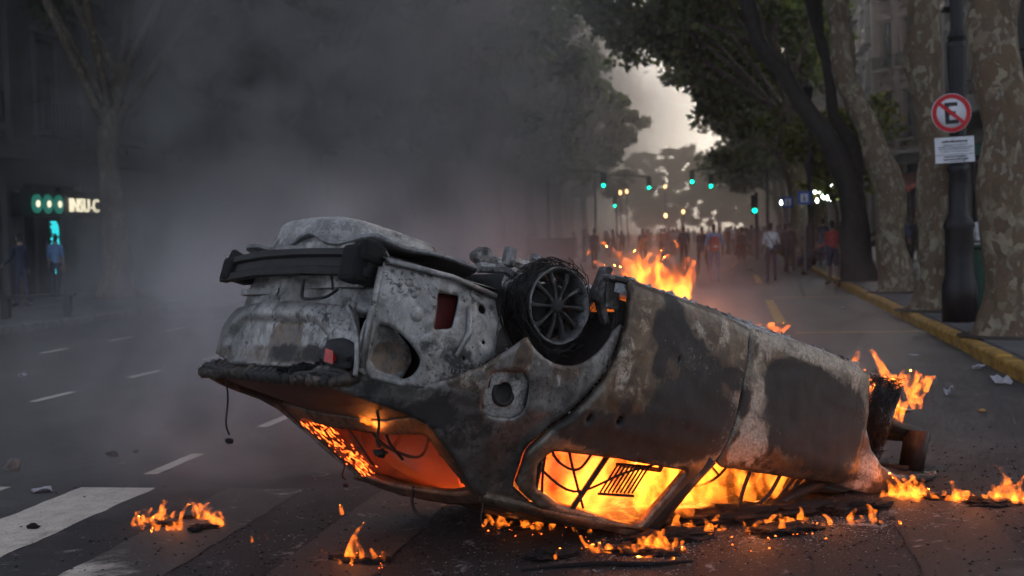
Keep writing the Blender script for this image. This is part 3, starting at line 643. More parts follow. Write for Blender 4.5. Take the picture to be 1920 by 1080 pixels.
# ================================================================ the street
KR, KL, FR, FLX = 2.85, -13.0, 9.6, -19.8      # kerbs and building lines, right and left
def asphalt():
    t = NT('asphalt'); co = t.coords(); g = t.n('ShaderNodeNewGeometry').outputs['Position']
    n1 = t.noise(g, .35, 5, .6); n2 = t.noise(g, 3.0, 6, .65); n3 = t.noise(g, 62, 4, .75); n4 = t.n('ShaderNodeTexVoronoi', Vector=g, Scale=85).outputs['Distance']
    c = t.mix(t.sstep(n1, .3, .7), (.036, .034, .033), (.066, .061, .057))
    vc = t.n('ShaderNodeTexVoronoi', Vector=t.n('ShaderNodeMix', data_type='VECTOR').outputs[1], Scale=.55); vc.feature = 'DISTANCE_TO_EDGE'; ws = t.n('ShaderNodeVectorMath', operation='SCALE'); t.t.links.new(t.n('ShaderNodeTexNoise', Vector=g, Scale=1.3, Detail=6, Roughness=.7).outputs['Color'], ws.inputs[0]); ws.inputs['Scale'].default_value = 1.1
    wa = t.n('ShaderNodeVectorMath', operation='ADD'); t.t.links.new(g, wa.inputs[0]); t.t.links.new(ws.outputs[0], wa.inputs[1]); t.t.links.new(wa.outputs[0], vc.inputs['Vector'])
    crack = t.math('MULTIPLY', t.sstep(vc.outputs['Distance'], .012, .003), t.sstep(n1, .45, .6)); c = t.mix(t.math('MULTIPLY', crack, .8), c, (.012, .011, .011))
    tl = t.noise(t.n('ShaderNodeMapping', Vector=g, Scale=(1.1, .05, 1)).outputs[0], 1.0, 4, .6); c = t.mix(t.math('MULTIPLY', t.sstep(tl, .45, .62), .4), c, (.026, .025, .024))
    pt = t.sstep(t.noise(t.n('ShaderNodeMapping', Vector=g, Scale=(.7, .25, 1)).outputs[0], 1.0, 1, .3), .60, .615); c = t.mix(t.math('MULTIPLY', pt, .45), c, (.028, .026, .025))
    c = t.mix(t.math('MULTIPLY', t.sstep(n2, .45, .7), .5), c, (.03, .028, .027))
    c = t.mix(t.math('MULTIPLY', t.sstep(n4, .2, .06), .75), c, (.15, .145, .14))
    c = t.mix(t.math('MULTIPLY', t.sstep(n3, .54, .68), .75), c, (.016, .015, .015))
    # soot and ash lying round the wreck
    so, ash = wreck_stain(t, g)
    c = t.mix(so, c, t.mix(n3, (.006, .006, .006), (.020, .019, .018)))
    c = t.mix(ash, c, (.26, .25, .24))
    h = t.math('ADD', t.math('MULTIPLY', n3, .6), t.math('MULTIPLY', n4, .7))
    t.bsdf(c, t.mix(so, .72, .85), 0, t.bump(h, .6, .006), .35); return t.mat
def wreck_stain(t, g, lo=.9, hi=1.9):
    sp = t.n('ShaderNodeSeparateXYZ', Vector=g)
    # distance from the burnt ground's middle, stretched along the car
    dx = t.math('SUBTRACT', sp.outputs[0], -.75); dy = t.math('SUBTRACT', sp.outputs[1], 7.0)
    ca, sa = math.cos(.25), math.sin(.25)
    u = t.math('ADD', t.math('MULTIPLY', dx, ca), t.math('MULTIPLY', dy, sa)); v = t.math('SUBTRACT', t.math('MULTIPLY', dy, ca), t.math('MULTIPLY', dx, sa))
    d = t.math('SQRT', t.math('ADD', t.math('POWER', t.math('DIVIDE', u, 2.6), 2.0), t.math('POWER', t.math('DIVIDE', v, 1.5), 2.0)))
    d2 = t.math('SQRT', t.math('ADD', t.math('POWER', t.math('DIVIDE', t.math('ADD', sp.outputs[0], 2.45), .85), 2.0), t.math('POWER', t.math('DIVIDE', t.math('SUBTRACT', sp.outputs[1], 7.75), .85), 2.0)))
    d = t.math('MINIMUM', d, d2)
    wob = t.noise(g, 1.4, 7, .68, .5)
    q = t.math('ADD', d, t.math('MULTIPLY', t.math('SUBTRACT', wob, .5), 1.5))
    so = t.math('MULTIPLY', t.sstep(q, hi, lo), .93)
    an = t.noise(g, 3.6, 10, .78, .8); fl = t.noise(g, 38, 5, .75)
    near = t.sstep(q, hi+.15, lo-.3)
    ash = t.math('MULTIPLY', near, t.math('ADD', t.math('MULTIPLY', t.sstep(an, .575, .65), .75), t.math('MULTIPLY', t.sstep(fl, .63, .70), .8)), clamp=True)
    return so, ash
def paint(name, col):
    t = NT(name); g = t.n('ShaderNodeNewGeometry').outputs['Position']
    n2 = t.noise(g, 7, 7, .7); n3 = t.noise(g, 60, 4, .7); n1 = t.noise(t.n('ShaderNodeMapping', Vector=g, Scale=(20, 1.2, 1)).outputs[0], 1.0, 6, .6)
    c = t.mix(t.sstep(n2, .35, .68), [v*.78 for v in col], col)
    c = t.mix(t.math('MULTIPLY', t.sstep(n1, .5, .7), .35), c, [v*.6 for v in (col[0], col[1]*.92, col[2]*.8)])
    c = t.mix(t.math('MULTIPLY', t.sstep(n3, .57, .66), .75), c, (.05, .047, .045))
    c = t.mix(t.math('MULTIPLY', t.sstep(t.noise(g, 2.2, 6, .7), .62, .72), .55), c, (.09, .082, .072))
    so, ash = wreck_stain(t, g, 1.0, 1.3)
    c = t.mix(so, c, (.013, .012, .012)); c = t.mix(t.math('MULTIPLY', ash, .8), c, (.33, .32, .30))
    t.bsdf(c, .75, 0, t.bump(n3, .3, .003), .3); return t.mat
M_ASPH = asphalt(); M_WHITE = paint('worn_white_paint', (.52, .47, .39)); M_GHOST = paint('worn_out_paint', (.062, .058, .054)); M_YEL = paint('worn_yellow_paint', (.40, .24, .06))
M_KERBY = simple('yellow_kerb_paint', (.27, .15, .028), .75, 0, .6, 5, .5); M_KERBG = simple('kerb_granite', (.14, .135, .13), .8, 0, .4, 4, .4)
M_PAVE = simple('paving_slab', (.085, .083, .08), .75, 0, .35, 1.4, .25); M_DIRT = simple('tree_pit_soil', (.035, .028, .02), .95, 0, .4, 9, .8)
m = MB(); m.add([(-700, -60, -.05), (700, -60, -.05), (700, 900, -.05), (-700, 900, -.05)], [(0, 1, 2, 3)]); tag(m.build('ground', M_PAVE), kind='structure')
m = MB(); m.add([(KL-.2, -30, 0), (KR+.1, -30, 0), (KR+.1, 420, 0), (KL-.2, 420, 0)], [(0, 1, 2, 3)]); tag(m.build('road', M_ASPH), kind='structure')
for nm, x0, x1, (ya, yb) in (('pavement_right', KR+.17, FR+.5, (10, 46)), ('pavement_left', FLX-.5, KL-.17, (16, 52))):
    m = MB(); m.box2((x0, -30, -.02), (x1, 420, .138)); pv = tag(m.build(nm, M_PAVE), kind='structure')
    s = 1.25; me = None; k = 0
    for j in range(int((yb-ya)/s)):
        for i in range(5):
            if me is None:
                b = MB(); b.box((0, 0, 0), (s-.018, s-.018, .03)); o = b.build('paving_slab', M_PAVE, pv); bevel(o, .006); me = o
            else:
                o = me.copy(); COL.objects.link(o)
            xx = (x0+.05+s*(i+.5)) if x0 > 0 else (x1-.05-s*(i+.5))
            o.location = (xx, ya+s*(j+.5), .139+.0035*rnd.random()); o.rotation_euler = (rnd.uniform(-.003, .003), rnd.uniform(-.003, .003), 0)
for nm, xc, mat, ya, yb in (('kerb_right', KR+.085, M_KERBY, 8, 90), ('kerb_left', KL-.085, M_KERBG, 15, 90)):
    m = MB(); m.box2((xc-.07, -30, -.02), (xc+.07, 420, .10)); kb = tag(m.build(nm, M_KERBG), kind='structure'); me = None; y = ya
    while y < yb:
        if me is None:
            b = MB(); pr_ = [(-.09, -.10), (.09, -.10), (.09, .076), (-.06, .076), (-.09, .05)]; b.prism(pr_, -.69, .69, Matrix(((1, 0, 0, 0), (0, 0, 1, 0), (0, 1, 0, 0), (0, 0, 0, 1)))); o = b.build('kerb_stone', mat, kb); bevel(o, .015, 2); me = o
        else: o = me.copy(); COL.objects.link(o)
        o.location = (xc+rnd.uniform(-.018, .018), y+.7, .076+rnd.uniform(-.014, .012)); o.rotation_euler = (rnd.uniform(-.010, .010), rnd.uniform(-.03, .03), rnd.uniform(-.012, .012)); y += 1.43
def flat(name, pts, mat, z, label, cat, group=None):
    o = mesh_obj(name, [(p[0], p[1], z) for p in pts], [tuple(range(len(pts)))], mat); tag(o, label, cat, group); return o
def strip(name, x0, x1, y0, y1, mat, label, cat, group=None, jag=.012, z=.004):
    n = max(4, int((y1-y0)/.12)); P = [(x0+rnd.uniform(-jag, jag), y0+(y1-y0)*i/n) for i in range(n+1)]+[(x1+rnd.uniform(-jag, jag), y1-(y1-y0)*i/n) for i in range(n+1)]
    o = mesh_obj(name, [(a, b, z) for a, b in P], [(i, 2*n+1-i, 2*n-i, i+1) for i in range(n)], mat); 
    for p in o.data.polygons: pass
    if label: tag(o, label, cat, group)
    else: o['kind'] = 'structure'
    return o
for i in range(9):
    x = -6.30+1.02*i
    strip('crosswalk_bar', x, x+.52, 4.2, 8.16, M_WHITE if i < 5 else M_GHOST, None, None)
for x, ya, n in ((-4.0, 8.65, 12), (-7.12, 8.2, 16), (-10.2, 9.5, 18)):
    for i in range(n):
        y = ya+2.24*i
        strip('lane_dash', x-.05, x+.05, y, y+.85, M_WHITE, None, None, None, .004)
strip('bay_line', .72, .90, 22.7, 30.2, M_YEL, None, None); strip('bay_end_line', .95, 2.75, 31.25, 31.42, M_YEL, None, None); strip('bay_end_line', .95, 2.75, 20.6, 20.75, M_YEL, None, None)
strip('bay_line', .72, .90, 40, 47, M_YEL, None, None)

# ---------------------------------------------------------------- buildings
def stone(name, col):
    t = NT(name); g = t.n('ShaderNodeNewGeometry').outputs['Position']
    n1 = t.noise(g, .5, 6, .62); n2 = t.noise(t.n('ShaderNodeMapping', Vector=g, Scale=(2.5, 2.5, .35)).outputs[0], 1.0, 6, .65); n3 = t.noise(g, 14, 5, .65)
    c = t.mix(t.sstep(n1, .3, .7), [v*.75 for v in col], col)
    c = t.mix(t.math('MULTIPLY', t.sstep(n2, .5, .75), .6), c, [v*.4 for v in col])
    c = t.mix(t.math('MULTIPLY', n3, .25), c, [v*.55 for v in col])
    t.bsdf(c, .85, 0, t.bump(n3, .3, .02), .2); return t.mat
ST = [stone('facade_stone_grey', (.20, .185, .17)), stone('facade_stone_pink', (.20, .148, .118)), stone('facade_stone_pale', (.22, .205, .185)), stone('facade_stone_dark', (.15, .145, .14))]
def glass():
    t = NT('window_glass'); co = t.coords('Object'); t.bsdf((.010, .011, .012), .4, 0, t.bump(t.noise(co, .8, 2), .08, .05), .12); return t.mat
M_GLASS = glass(); M_WFR = simple('window_frame_wood', (.06, .055, .05), .6); M_IRON = simple('black_iron', (.010, .010, .011), .45, .3, .4, 18, .3, .4)
_win = {}
def building(name, side, y0, y1, floors, bays, mat, label, gh=5.2, fh=4.2, ped=True, depth=14, group=None):
    "side +1: right hand row facing the street at FR; -1: left hand row at FLX"
    xf = FR if side > 0 else FLX; L = y1-y0; H = gh+fh*floors+1.2
    root = empty(name, (xf, y0, 0)); tag(root, label, 'building', group)
    def X(d): return d*side            # d > 0: into the building, d < 0: towards the street
    bw = L/bays; ww, wh = min(1.35, bw*.5), fh*.66
    wl = MB(); wl.box2((X(.45), 0, 0), (X(depth), L, H))
    for b in range(bays+1):            # piers
        c = b*bw; w0 = (bw-ww)/2; a0 = max(0, c-w0); a1 = min(L, c+w0); wl.box2((X(0), a0, gh), (X(.45), a1, H-.8))
    for fl in range(floors+1):         # spandrels
        z0 = gh+fh*fl-.0; zt = z0+(fh-wh)*.45 if fl < floors else H-.8
        za = gh if fl == 0 else gh+fh*(fl-1)+(fh-wh)*.45+wh
        for b in range(bays):
            c = (b+.5)*bw
            wl.box2((X(.004), c-ww/2-.001, za), (X(.45), c+ww/2+.001, zt))
    wl.build('wall', mat, root)
    tr = MB()
    for z, d, h in [(gh-.25, .35, .45)]+[(gh+fh*f-.12, .16, .25) for f in range(1, floors)]+[(H-.9, .7, .5), (H-.4, .45, .4)]:
        tr.box2((X(-d), -.0+.01, z), (X(.02), L-.01, z+h))
    tr.box2((X(-.15), 0.02, H-.02), (X(.4), L-.02, H+.9))
    for b in range(bays+1):
        c = min(max(b*bw, .35), L-.35)
        tr.box2((X(-.18), c-.3, gh+.2), (X(.02), c+.3, H-.9))
    tr.build('cornice', mat, root)
    key = (side, round(ww, 2), round(wh, 2), id(mat), ped)
    if key not in _win:
        f = MB()
        for a in (-ww/2+.04, 0, ww/2-.04): f.box((0, a, wh/2), (.09, .08, wh))
        for z in (.04, wh*.68, wh-.04): f.box((.005*side, 0, z), (.08, ww, .08))
        wo_ = f.build('window', M_WFR); p = MB(); p.box((X(.05), 0, wh/2), (.02, ww-.02, wh-.02)); pa = p.build('pane', M_GLASS, wo_)
        s = MB(); s.box((X(-.42), 0, -.08), (.70, ww+.6, .16)); s.box((X(-.22), -ww/2, -.3), (.2, .16, .3)); s.box((X(-.22), ww/2, -.3), (.2, .16, .3)); si = s.build('sill', mat, wo_)
        if ped:
            q = MB(); q.prism([(-ww/2-.3, 0), (ww/2+.3, 0), (ww/2+.3, .14), (0, .55), (-ww/2-.3, .14)], 0, .32, Matrix(((0, 0, -side, X(-.0)-side*.16), (1, 0, 0, 0), (0, 1, 0, wh+.12), (0, 0, 0, 1))))
            for a in (-1, 1): q.box((X(-.24), a*(ww/2+.14), wh/2), (.14, .18, wh+.1))
            q.build('pediment', mat, wo_)
            rl_ = MB(); rl_.box((X(-.72), 0, .82), (.05, ww+.5, .06)); rl_.box((X(-.72), 0, .06), (.05, ww+.5, .06))
            for i in range(9): rl_.box((X(-.72), -(ww+.46)/2+(ww+.46)*i/8, .44), (.05, .05, .8))
            for a in (-1, 1): rl_.box((X(-.42), a*(ww+.48)/2, .82), (.6, .05, .06))
            rl_.build('railing', M_IRON, wo_)
        _win[key] = wo_; first = True
    else: first = False
    src = _win[key]; k = 0
    for fl in range(floors):
        for b in range(bays):
            if first and k == 0: o = src; o.parent = root
            else:
                o = src.copy(); COL.objects.link(o); o.parent = root
                for ch in [q for q in src.children]:
                    c2 = ch.copy(); COL.objects.link(c2); c2.parent = o
            o.location = (X(.2), (b+.5)*bw, gh+fh*fl+(fh-wh)*.45); k += 1
    # ground floor: shop openings between pillars
    for b in range(bays):
        c = (b+.5)*bw; s = MB()
        s.box2((X(.2), c-bw/2+.45, .15), (X(.25), c+bw/2-.45, gh-.9)); o = s.build('shop_front', M_GLASS, root)
        f = MB()
        for a in (-bw/2+.42, -bw/6, bw/6, bw/2-.42): f.box((X(.18), c+a, gh*.4), (.1, .09, gh*.8-.2))
        f.box((X(.18), c, gh-1.5), (.1, bw-.85, .1)); f.build('shop_frame', M_WFR, o)
    p = MB()
    for b in range(bays+1):
        c = b*bw; p.box2((X(-.05), max(0, c-.45), 0), (X(.46), min(L, c+.45), gh-.85))
    p.box2((X(-.08), 0.005, gh-.9), (X(.47), L-.005, gh-.25)); p.build('ground_floor_pier', mat, root)
    return root, X, L, gh, H
br1 = building('street_building', 1, 30, 62, 4, 7, ST[2], 'pale stone block with tall pilasters behind the patchy plane trunks', 5.6, 4.6)
br2 = building('corner_building', 1, 0, 9.3, 4, 4, ST[1], 'pinkish stone corner building with pointed window heads above a dark canopy', 6.4, 4.6)
br2[0].location = (14.4, 83, 0); br2[0].rotation_euler = (0, 0, R(31))
br3 = building('street_building', 1, 91.5, 118, 5, 6, ST[0], 'grey stone building beyond the pink corner, dark string courses', 5.4, 4.0)
br4 = building('street_building', 1, 118.05, 155, 5, 8, ST[2], 'pale hazy building on the right row far down the avenue', 5.4, 4.0, False)
br5 = building('street_building', 1, 155.05, 215, 6, 12, ST[0], 'farthest grey block of the right hand row', 5.4, 4.0, False)
bl1 = building('shop_building', -1, 26, 52, 4, 6, ST[3], 'dark building above the lit pharmacy sign, veiled by smoke', 4.3, 4.2)
bl2 = building('street_building', -1, 52.05, 80, 5, 7, ST[0], 'grey facade next to the pharmacy building, hidden in smoke', 5.2, 4.2)
bl3 = building('street_building', -1, 80.05, 118, 5, 8, ST[1], 'pinkish facade behind the smoky street trees', 5.2, 4.2)
bl4 = building('street_building', -1, 118.05, 170, 5, 10, ST[2], 'pale facade far along the left row of trees', 5.2, 4.2, False)
# closing the view at the far end
def tower(name, x, y, wx, wy, h, mat, label, nf, nb):
    r = empty(name, (x, y, 0)); tag(r, label, 'building'); m = MB(); m.box2((-wx/2, -wy/2, 0), (wx/2, wy/2, h)); m.box2((-wx/2+1, -wy/2+1, h-.01), (wx/2-1, wy/2-1, h+3)); m.build('wall', mat, r); src = None
    for i in range(nf):
        for j in range(nb):
            if src is None:
                w_ = MB(); w_.box((0, 0, 0), (wx/nb*.5, .3, h/nf*.55)); o = src = w_.build('window', M_GLASS, r)
            else: o = src.copy(); COL.objects.link(o)
            o.location = (-wx/2+wx*(j+.5)/nb, -wy/2-.06, h*(i+.5)/nf)
    return r
tower('far_block', 16, 300, 26, 16, 18, ST[0], 'broad hazy block closing the far end on the right', 8, 7)
# canopies, awning, door, pharmacy sign
cn = MB(); cn.box2((-2.6, .3, 5.5), (-.1, 9, 6.15)); cn.box2((-2.7, .2, 5.9), (-.1, 9.1, 6.05)); bevel(cn.build('canopy', M_IRON, br2[0]), .04)
cn = MB(); cn.box2((-2.2, 9, 5.0), (-.1, 20, 5.6)); bevel(cn.build('canopy', ST[2], br1[0]), .04)
aw = MB(); P = [(-.1, 3.6, 4.9), (-2.0, 3.6, 3.9), (-2.0, 3.6, 3.65), (-.1, 3.6, 4.6), (-.1, 6.6, 4.9), (-2.0, 6.6, 3.9), (-2.0, 6.6, 3.65), (-.1, 6.6, 4.6)]
aw.add(P, [(0, 4, 5, 1), (1, 5, 6, 2), (3, 2, 6, 7), (0, 1, 2, 3), (4, 7, 6, 5)]); aw.build('awning', simple('red_awning_cloth', (.42, .07, .04), .8, 0, .25, 2, .2), br2[0])
dm = MB(); dm.box2((-.12, 6.7, .15), (-.06, 7.7, 3.6)); dm.build('orange_door', simple('orange_door_paint', (.42, .13, .03), .6), br2[0])
def text(s, size, name, mat, parent, M, depth=.03):
    c = bpy.data.curves.new('t', 'FONT'); c.body = s; c.size = size; c.extrude = depth; c.align_x = 'CENTER'; c.resolution_u = 2
    o = bpy.data.objects.new('t', c); COL.objects.link(o); bpy.context.view_layer.update()
    me = bpy.data.meshes.new_from_object(o.evaluated_get(bpy.context.evaluated_depsgraph_get())); bpy.data.objects.remove(o); bpy.data.curves.remove(c)
    q = bpy.data.objects.new(name, me); COL.objects.link(q); me.materials.clear(); me.materials.append(mat); q.parent = parent; q.matrix_local = M; return q
def facing(x, y, z, side):   # a sign on the facade, read from the street
    return Matrix.Translation((x, y, z)) @ Matrix.Rotation(R(-90 if side > 0 else 90), 4, 'Z') @ Matrix.Rotation(R(90), 4, 'X')
SG = empty('pharmacy_sign', (FLX+.5, 37.8, 0)); tag(SG, 'long dark shop sign with pale letters and round emblems, veiled in smoke', 'sign')
sb = MB(); sb.box2((-.3, -3.6, 2.45), (-.02, 6.5, 3.2)); sb.build('sign_board', M_IRON, SG)
M_LET = emit('lit_letters', (.95, .85, .6), .35)
text('INSU-C', .58, 'lettering', M_LET, SG, facing(.02, 0, 2.6, -1))
for i in range(3):
    dq = MB(); dq.lathe([(.27, 0), (.27, .05)], 24); o = dq.build('emblem', emit('green_emblem', (.05, .5, .38), .07), SG); o.matrix_local = facing(.02, -2.85+.62*i, 2.8, -1)
    rq = MB(); rq.lathe([(.10, 0), (.10, .08)], 16); o2 = rq.build('emblem_centre', M_LET, o)
LED = empty('led_strip_sign', (FLX+.9, 35.2, 0)); tag(LED, 'upright cyan LED message strip beside the pharmacy door', 'sign')
lb = MB(); lb.box2((-.12, -.32, .75), (.0, .32, 2.35)); lb.build('housing', M_IRON, LED)
for i in range(22):
    y0 = rnd.uniform(-.24, -.08); q = MB(); q.box2((.002, y0, .82+i*.068), (.02, rnd.uniform(.1, .26), .862+i*.068)); q.build('lit_row', emit('cyan_led', (.02, .55, .6), .6), LED)

# ---------------------------------------------------------------- trees
def bark():
    t = NT('plane_bark'); g = t.coords(); wv = t.noise(g, 2.2, 5, .6, .8)
    mp = t.n('ShaderNodeMapping', Vector=t.n('ShaderNodeMix', data_type='VECTOR').outputs[1], Scale=(1, 1, .55))
    mx = t.n('ShaderNodeVectorMath', operation='ADD'); t.t.links.new(g, mx.inputs[0]); nn = t.n('ShaderNodeTexNoise', Vector=g, Scale=5, Detail=4); sc_ = t.n('ShaderNodeVectorMath', operation='SCALE'); t.t.links.new(nn.outputs['Color'], sc_.inputs[0]); sc_.inputs['Scale'].default_value = .22; t.t.links.new(sc_.outputs[0], mx.inputs[1]); t.t.links.new(mx.outputs[0], mp.inputs[0])
    v1 = t.n('ShaderNodeTexVoronoi', Vector=mp.outputs[0], Scale=9.5); v2 = t.n('ShaderNodeTexVoronoi', Vector=mp.outputs[0], Scale=20.0)
    s1 = t.n('ShaderNodeSeparateColor', Color=v1.outputs['Color']).outputs[0]; s2 = t.n('ShaderNodeSeparateColor', Color=v2.outputs['Color']).outputs[1]
    c = t.ramp(s1, [(0, (.15, .10, .06)), (.45, (.11, .078, .046)), (.62, (.21, .165, .105)), (.8, (.31, .26, .175)), (1, (.19, .15, .095))], 'CONSTANT')
    c2 = t.ramp(s2, [(0, (.14, .092, .055)), (.75, (.25, .225, .17)), (.88, (.17, .145, .105))], 'CONSTANT')
    c = t.mix(t.sstep(wv, .45, .6), c, c2); c = t.mix(t.math('MULTIPLY', t.noise(g, 22, 5, .7), .6), c, (.035, .03, .022))
    h = t.math('ADD', t.math('MULTIPLY', s1, .5), t.noise(g, 16, 6, .7)); t.bsdf(c, .85, 0, t.bump(h, .6, .03), .2); return t.mat
M_BARK = bark(); M_DBARK = simple('dark_bark', (.022, .018, .014), .85, 0, .5, 6, .8)  # near-black bark for the leaning trunk and the thin stem
def leafmat(name, a, b):
    t = NT(name); oi = t.n('ShaderNodeNewGeometry'); r = oi.outputs['Random Per Island']; c = t.ramp(r, [(0, a), (.6, b), (.93, [b[0]*1.5, b[1]*1.25, b[2]]), (1, [b[0]*2.2, b[1]*1.3, b[2]])])
    d = t.n('ShaderNodeBsdfDiffuse', Color=c); tr = t.n('ShaderNodeBsdfTranslucent', Color=c); mx = t.n('ShaderNodeMixShader'); mx.inputs[0].default_value = .6
    t.t.links.new(d.outputs[0], mx.inputs[1]); t.t.links.new(tr.outputs[0], mx.inputs[2]); t.t.links.new(mx.outputs[0], t.out.inputs['Surface']); return t.mat
M_LEAF = leafmat('plane_leaf', (.055, .10, .02), (.11, .17, .03)); M_LEAF2 = leafmat('young_leaf', (.06, .09, .02), (.12, .14, .03))
def leaves(clusters, per, size, seed):
    r = np.random.default_rng(seed); P = []
    for (c, rad, w) in clusters:
        n = max(8, int(per*w)); d = r.normal(size=(n, 3)); d /= np.linalg.norm(d, axis=1)[:, None]
        k = r.random(n)**.45; P.append(np.array(c)+d*k[:, None]*np.array([rad, rad, rad*.62])+r.normal(size=(n, 3))*.12)
    P = np.concatenate(P); n = len(P); a = r.normal(size=(n, 3)); a /= np.linalg.norm(a, axis=1)[:, None]; b = np.cross(a, r.normal(size=(n, 3))); b /= np.linalg.norm(b, axis=1)[:, None]; s = size*(.6+.8*r.random(n))[:, None]
    nrm = np.cross(a, b)*s*.25
    V = np.stack([P-a*s, P-b*s*.6+nrm, P+a*s, P+b*s*.6+nrm], 1).reshape(-1, 3); F = np.arange(4*n).reshape(-1, 4)
    return V, F
def fastmesh(name, V, F, mat, parent):
    me = bpy.data.meshes.new(name); nf, k = F.shape
    me.vertices.add(len(V)); me.vertices.foreach_set('co', V.astype(np.float32).ravel()); me.loops.add(nf*k); me.loops.foreach_set('vertex_index', F.astype(np.int32).ravel())
    me.polygons.add(nf); me.polygons.foreach_set('loop_start', np.arange(0, nf*k, k, dtype=np.int32)); me.polygons.foreach_set('loop_total', np.full(nf, k, np.int32)); me.update(); me.materials.append(mat)
    o = bpy.data.objects.new(name, me); COL.objects.link(o); o.parent = parent; return o
def tree(loc, label, trunk, limbs=None, top=13.0, spread=4.6, per=300, leaf=.17, seed=1, cshift=0.0, mat=None, lmat=None, name='plane_tree', group=None, crown_lo=6.5, dens=24):
    "trunk: list of (dx, dy, z, radius); limbs start along the trunk and end in leaf clusters"
    rn = random.Random(seed); root = empty(name, (loc[0], loc[1], .13)); tag(root, label, 'tree', group)
    t = MB(); P = smooth_poly([q[:3] for q in trunk], 5, False); rr = np.interp(np.linspace(0, 1, len(P)), np.linspace(0, 1, len(trunk)), [q[3] for q in trunk])
    P = [(p[0]+.04*math.sin(i*.9+seed), p[1], p[2]) for i, p in enumerate(P)]
    t.tube(P, [float(a) for a in rr], 14)
    tv = []
    for v in t.v:
        k = 1+.0*v[2]; q = Vector(v); a = nz(q, 1.6, seed)*.07+nz(q, 5, seed+2)*.025; fl = max(0, .5-q.z)*.25
        c = Vector((np.interp(q.z, [p[2] for p in P], [p[0] for p in P]), np.interp(q.z, [p[2] for p in P], [p[1] for p in P]), q.z)); d = (q-c); d.z = 0
        if d.length > 1e-4: q += d.normalized()*(a+fl*(1+nz(q, 3, seed+7)))
        tv.append(q)
    tk = mesh_obj('trunk', tv, t.f, mat or M_BARK, root, True)
    tip = Vector(trunk[-1][:3]); tip.x += cshift; lm_ = MB(); clusters = []
    n = 7
    for i in range(n):
        a = 2*math.pi*i/n+rn.uniform(-.4, .4); s0 = Vector(P[int(len(P)*rn.uniform(.72, .99))-1]); r = spread*rn.uniform(.55, 1); z1 = rn.uniform(crown_lo+1.2, top)
        e = Vector((tip.x+r*math.cos(a), tip.y+r*math.sin(a), z1)); mid = s0.lerp(e, .5)+Vector((rn.uniform(-.5, .5), rn.uniform(-.5, .5), .6))
        pts = smooth_poly([tuple(s0), tuple(mid), tuple(e)], 5, False); lm_.tube(pts, [float(x) for x in np.linspace(max(.06, trunk[-1][3]*.65), .02, len(pts))], 7)
        clusters.append((tuple(e), rn.uniform(1.0, 1.7), 1)); clusters.append((tuple(mid+Vector((rn.uniform(-1, 1), rn.uniform(-1, 1), .8))), rn.uniform(.8, 1.4), .7))
        for k in range(2):
            b = mid.lerp(e, rn.uniform(.2, .9)); e2 = b+Vector((rn.uniform(-1.8, 1.8), rn.uniform(-1.8, 1.8), rn.uniform(-1.2, 1.5))); lm_.tube([b, b.lerp(e2, .5)+Vector((0, 0, .2)), e2], [.04, .03, .012], 5); clusters.append((tuple(e2), rn.uniform(.7, 1.3), .8))
    lm_.build('limbs', mat or M_BARK, root, True)
    for k in range(dens):
        a = rn.uniform(0, 6.28); r = spread*math.sqrt(rn.random()); z = rn.uniform(crown_lo, top+1); f = 1-.55*abs((z-crown_lo)/(top+1-crown_lo)-.45)*1.6
        clusters.append(((tip.x+r*f*math.cos(a), tip.y+r*f*math.sin(a), z), rn.uniform(.6, 1.25), .75))
    V, F = leaves(clusters, per, leaf, seed); fastmesh('crown', V, F, lmat or M_LEAF, root); return root
def at_y(px, py, Y):
    d = pix_ray(px, py); t = Y/d.y; return Vector((d.x*t, Y, CAM_H+d.z*t))
def path_from(pts, Y, x0, base=.13):
    out = []
    for px, py, r, dy in pts:
        p = at_y(px, py, Y); out.append((p.x-x0, dy, p.z-base, r))
    return out
def kerb_tree(px, base_py, pts, label, seed, **kw):
    g = ground(px, base_py, .14); pth = path_from(pts, g.y, g.x); pth[0] = (0, 0, -.1, pth[0][3]); return tree((g.x, g.y), label, pth, seed=seed, **kw)
GR = 'plane trees along the pavement'
kerb_tree(1893, 630, [(1893, 630, .40, 0), (1890, 480, .31, 0), (1880, 250, .30, 0), (1868, 40, .31, .1), (1860, -120, .28, .2), (1850, -330, .22, .6)], 'thick pale-patched plane trunk between the green news stand and the kerb, widest of the row', 11, top=16, crown_lo=12, group=GR, dens=8, spread=3)
kerb_tree(1752, 582, [(1752, 582, .36, 0), (1752, 430, .26, 0), (1748, 250, .27, 0), (1730, 60, .30, 0), (1722, -150, .26, .2), (1722, -330, .2, .5)], 'straight patchy plane trunk just behind the black lamp post with the round sign', 12, top=16, crown_lo=12, group=GR, dens=8, spread=3)
kerb_tree(1680, 548, [(1680, 548, .38, 0), (1672, 430, .30, 0), (1660, 330, .33, 0), (1625, 240, .26, 0), (1585, 130, .25, 0), (1570, 0, .25, .2), (1580, -160, .2, .5)], 'plane tree with a knobbly bend and a dark hollow at its foot', 13, top=17, crown_lo=12.5, group=GR, dens=8, spread=3.2)
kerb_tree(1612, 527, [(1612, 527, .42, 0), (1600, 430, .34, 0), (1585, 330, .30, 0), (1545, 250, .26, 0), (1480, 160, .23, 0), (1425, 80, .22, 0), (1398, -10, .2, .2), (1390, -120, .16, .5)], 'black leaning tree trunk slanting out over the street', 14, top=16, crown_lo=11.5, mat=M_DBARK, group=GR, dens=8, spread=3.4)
kerb_tree(1618, 520, [(1618, 520, .25, 0), (1612, 400, .22, 0), (1598, 280, .2, 0), (1560, 200, .16, 0), (1545, 90, .15, 0), (1510, -20, .13, .2)], 'thin dark stem growing close against the leaning trunk', 24, top=16, crown_lo=12, mat=M_DBARK, group=GR, dens=4, spread=2.5)
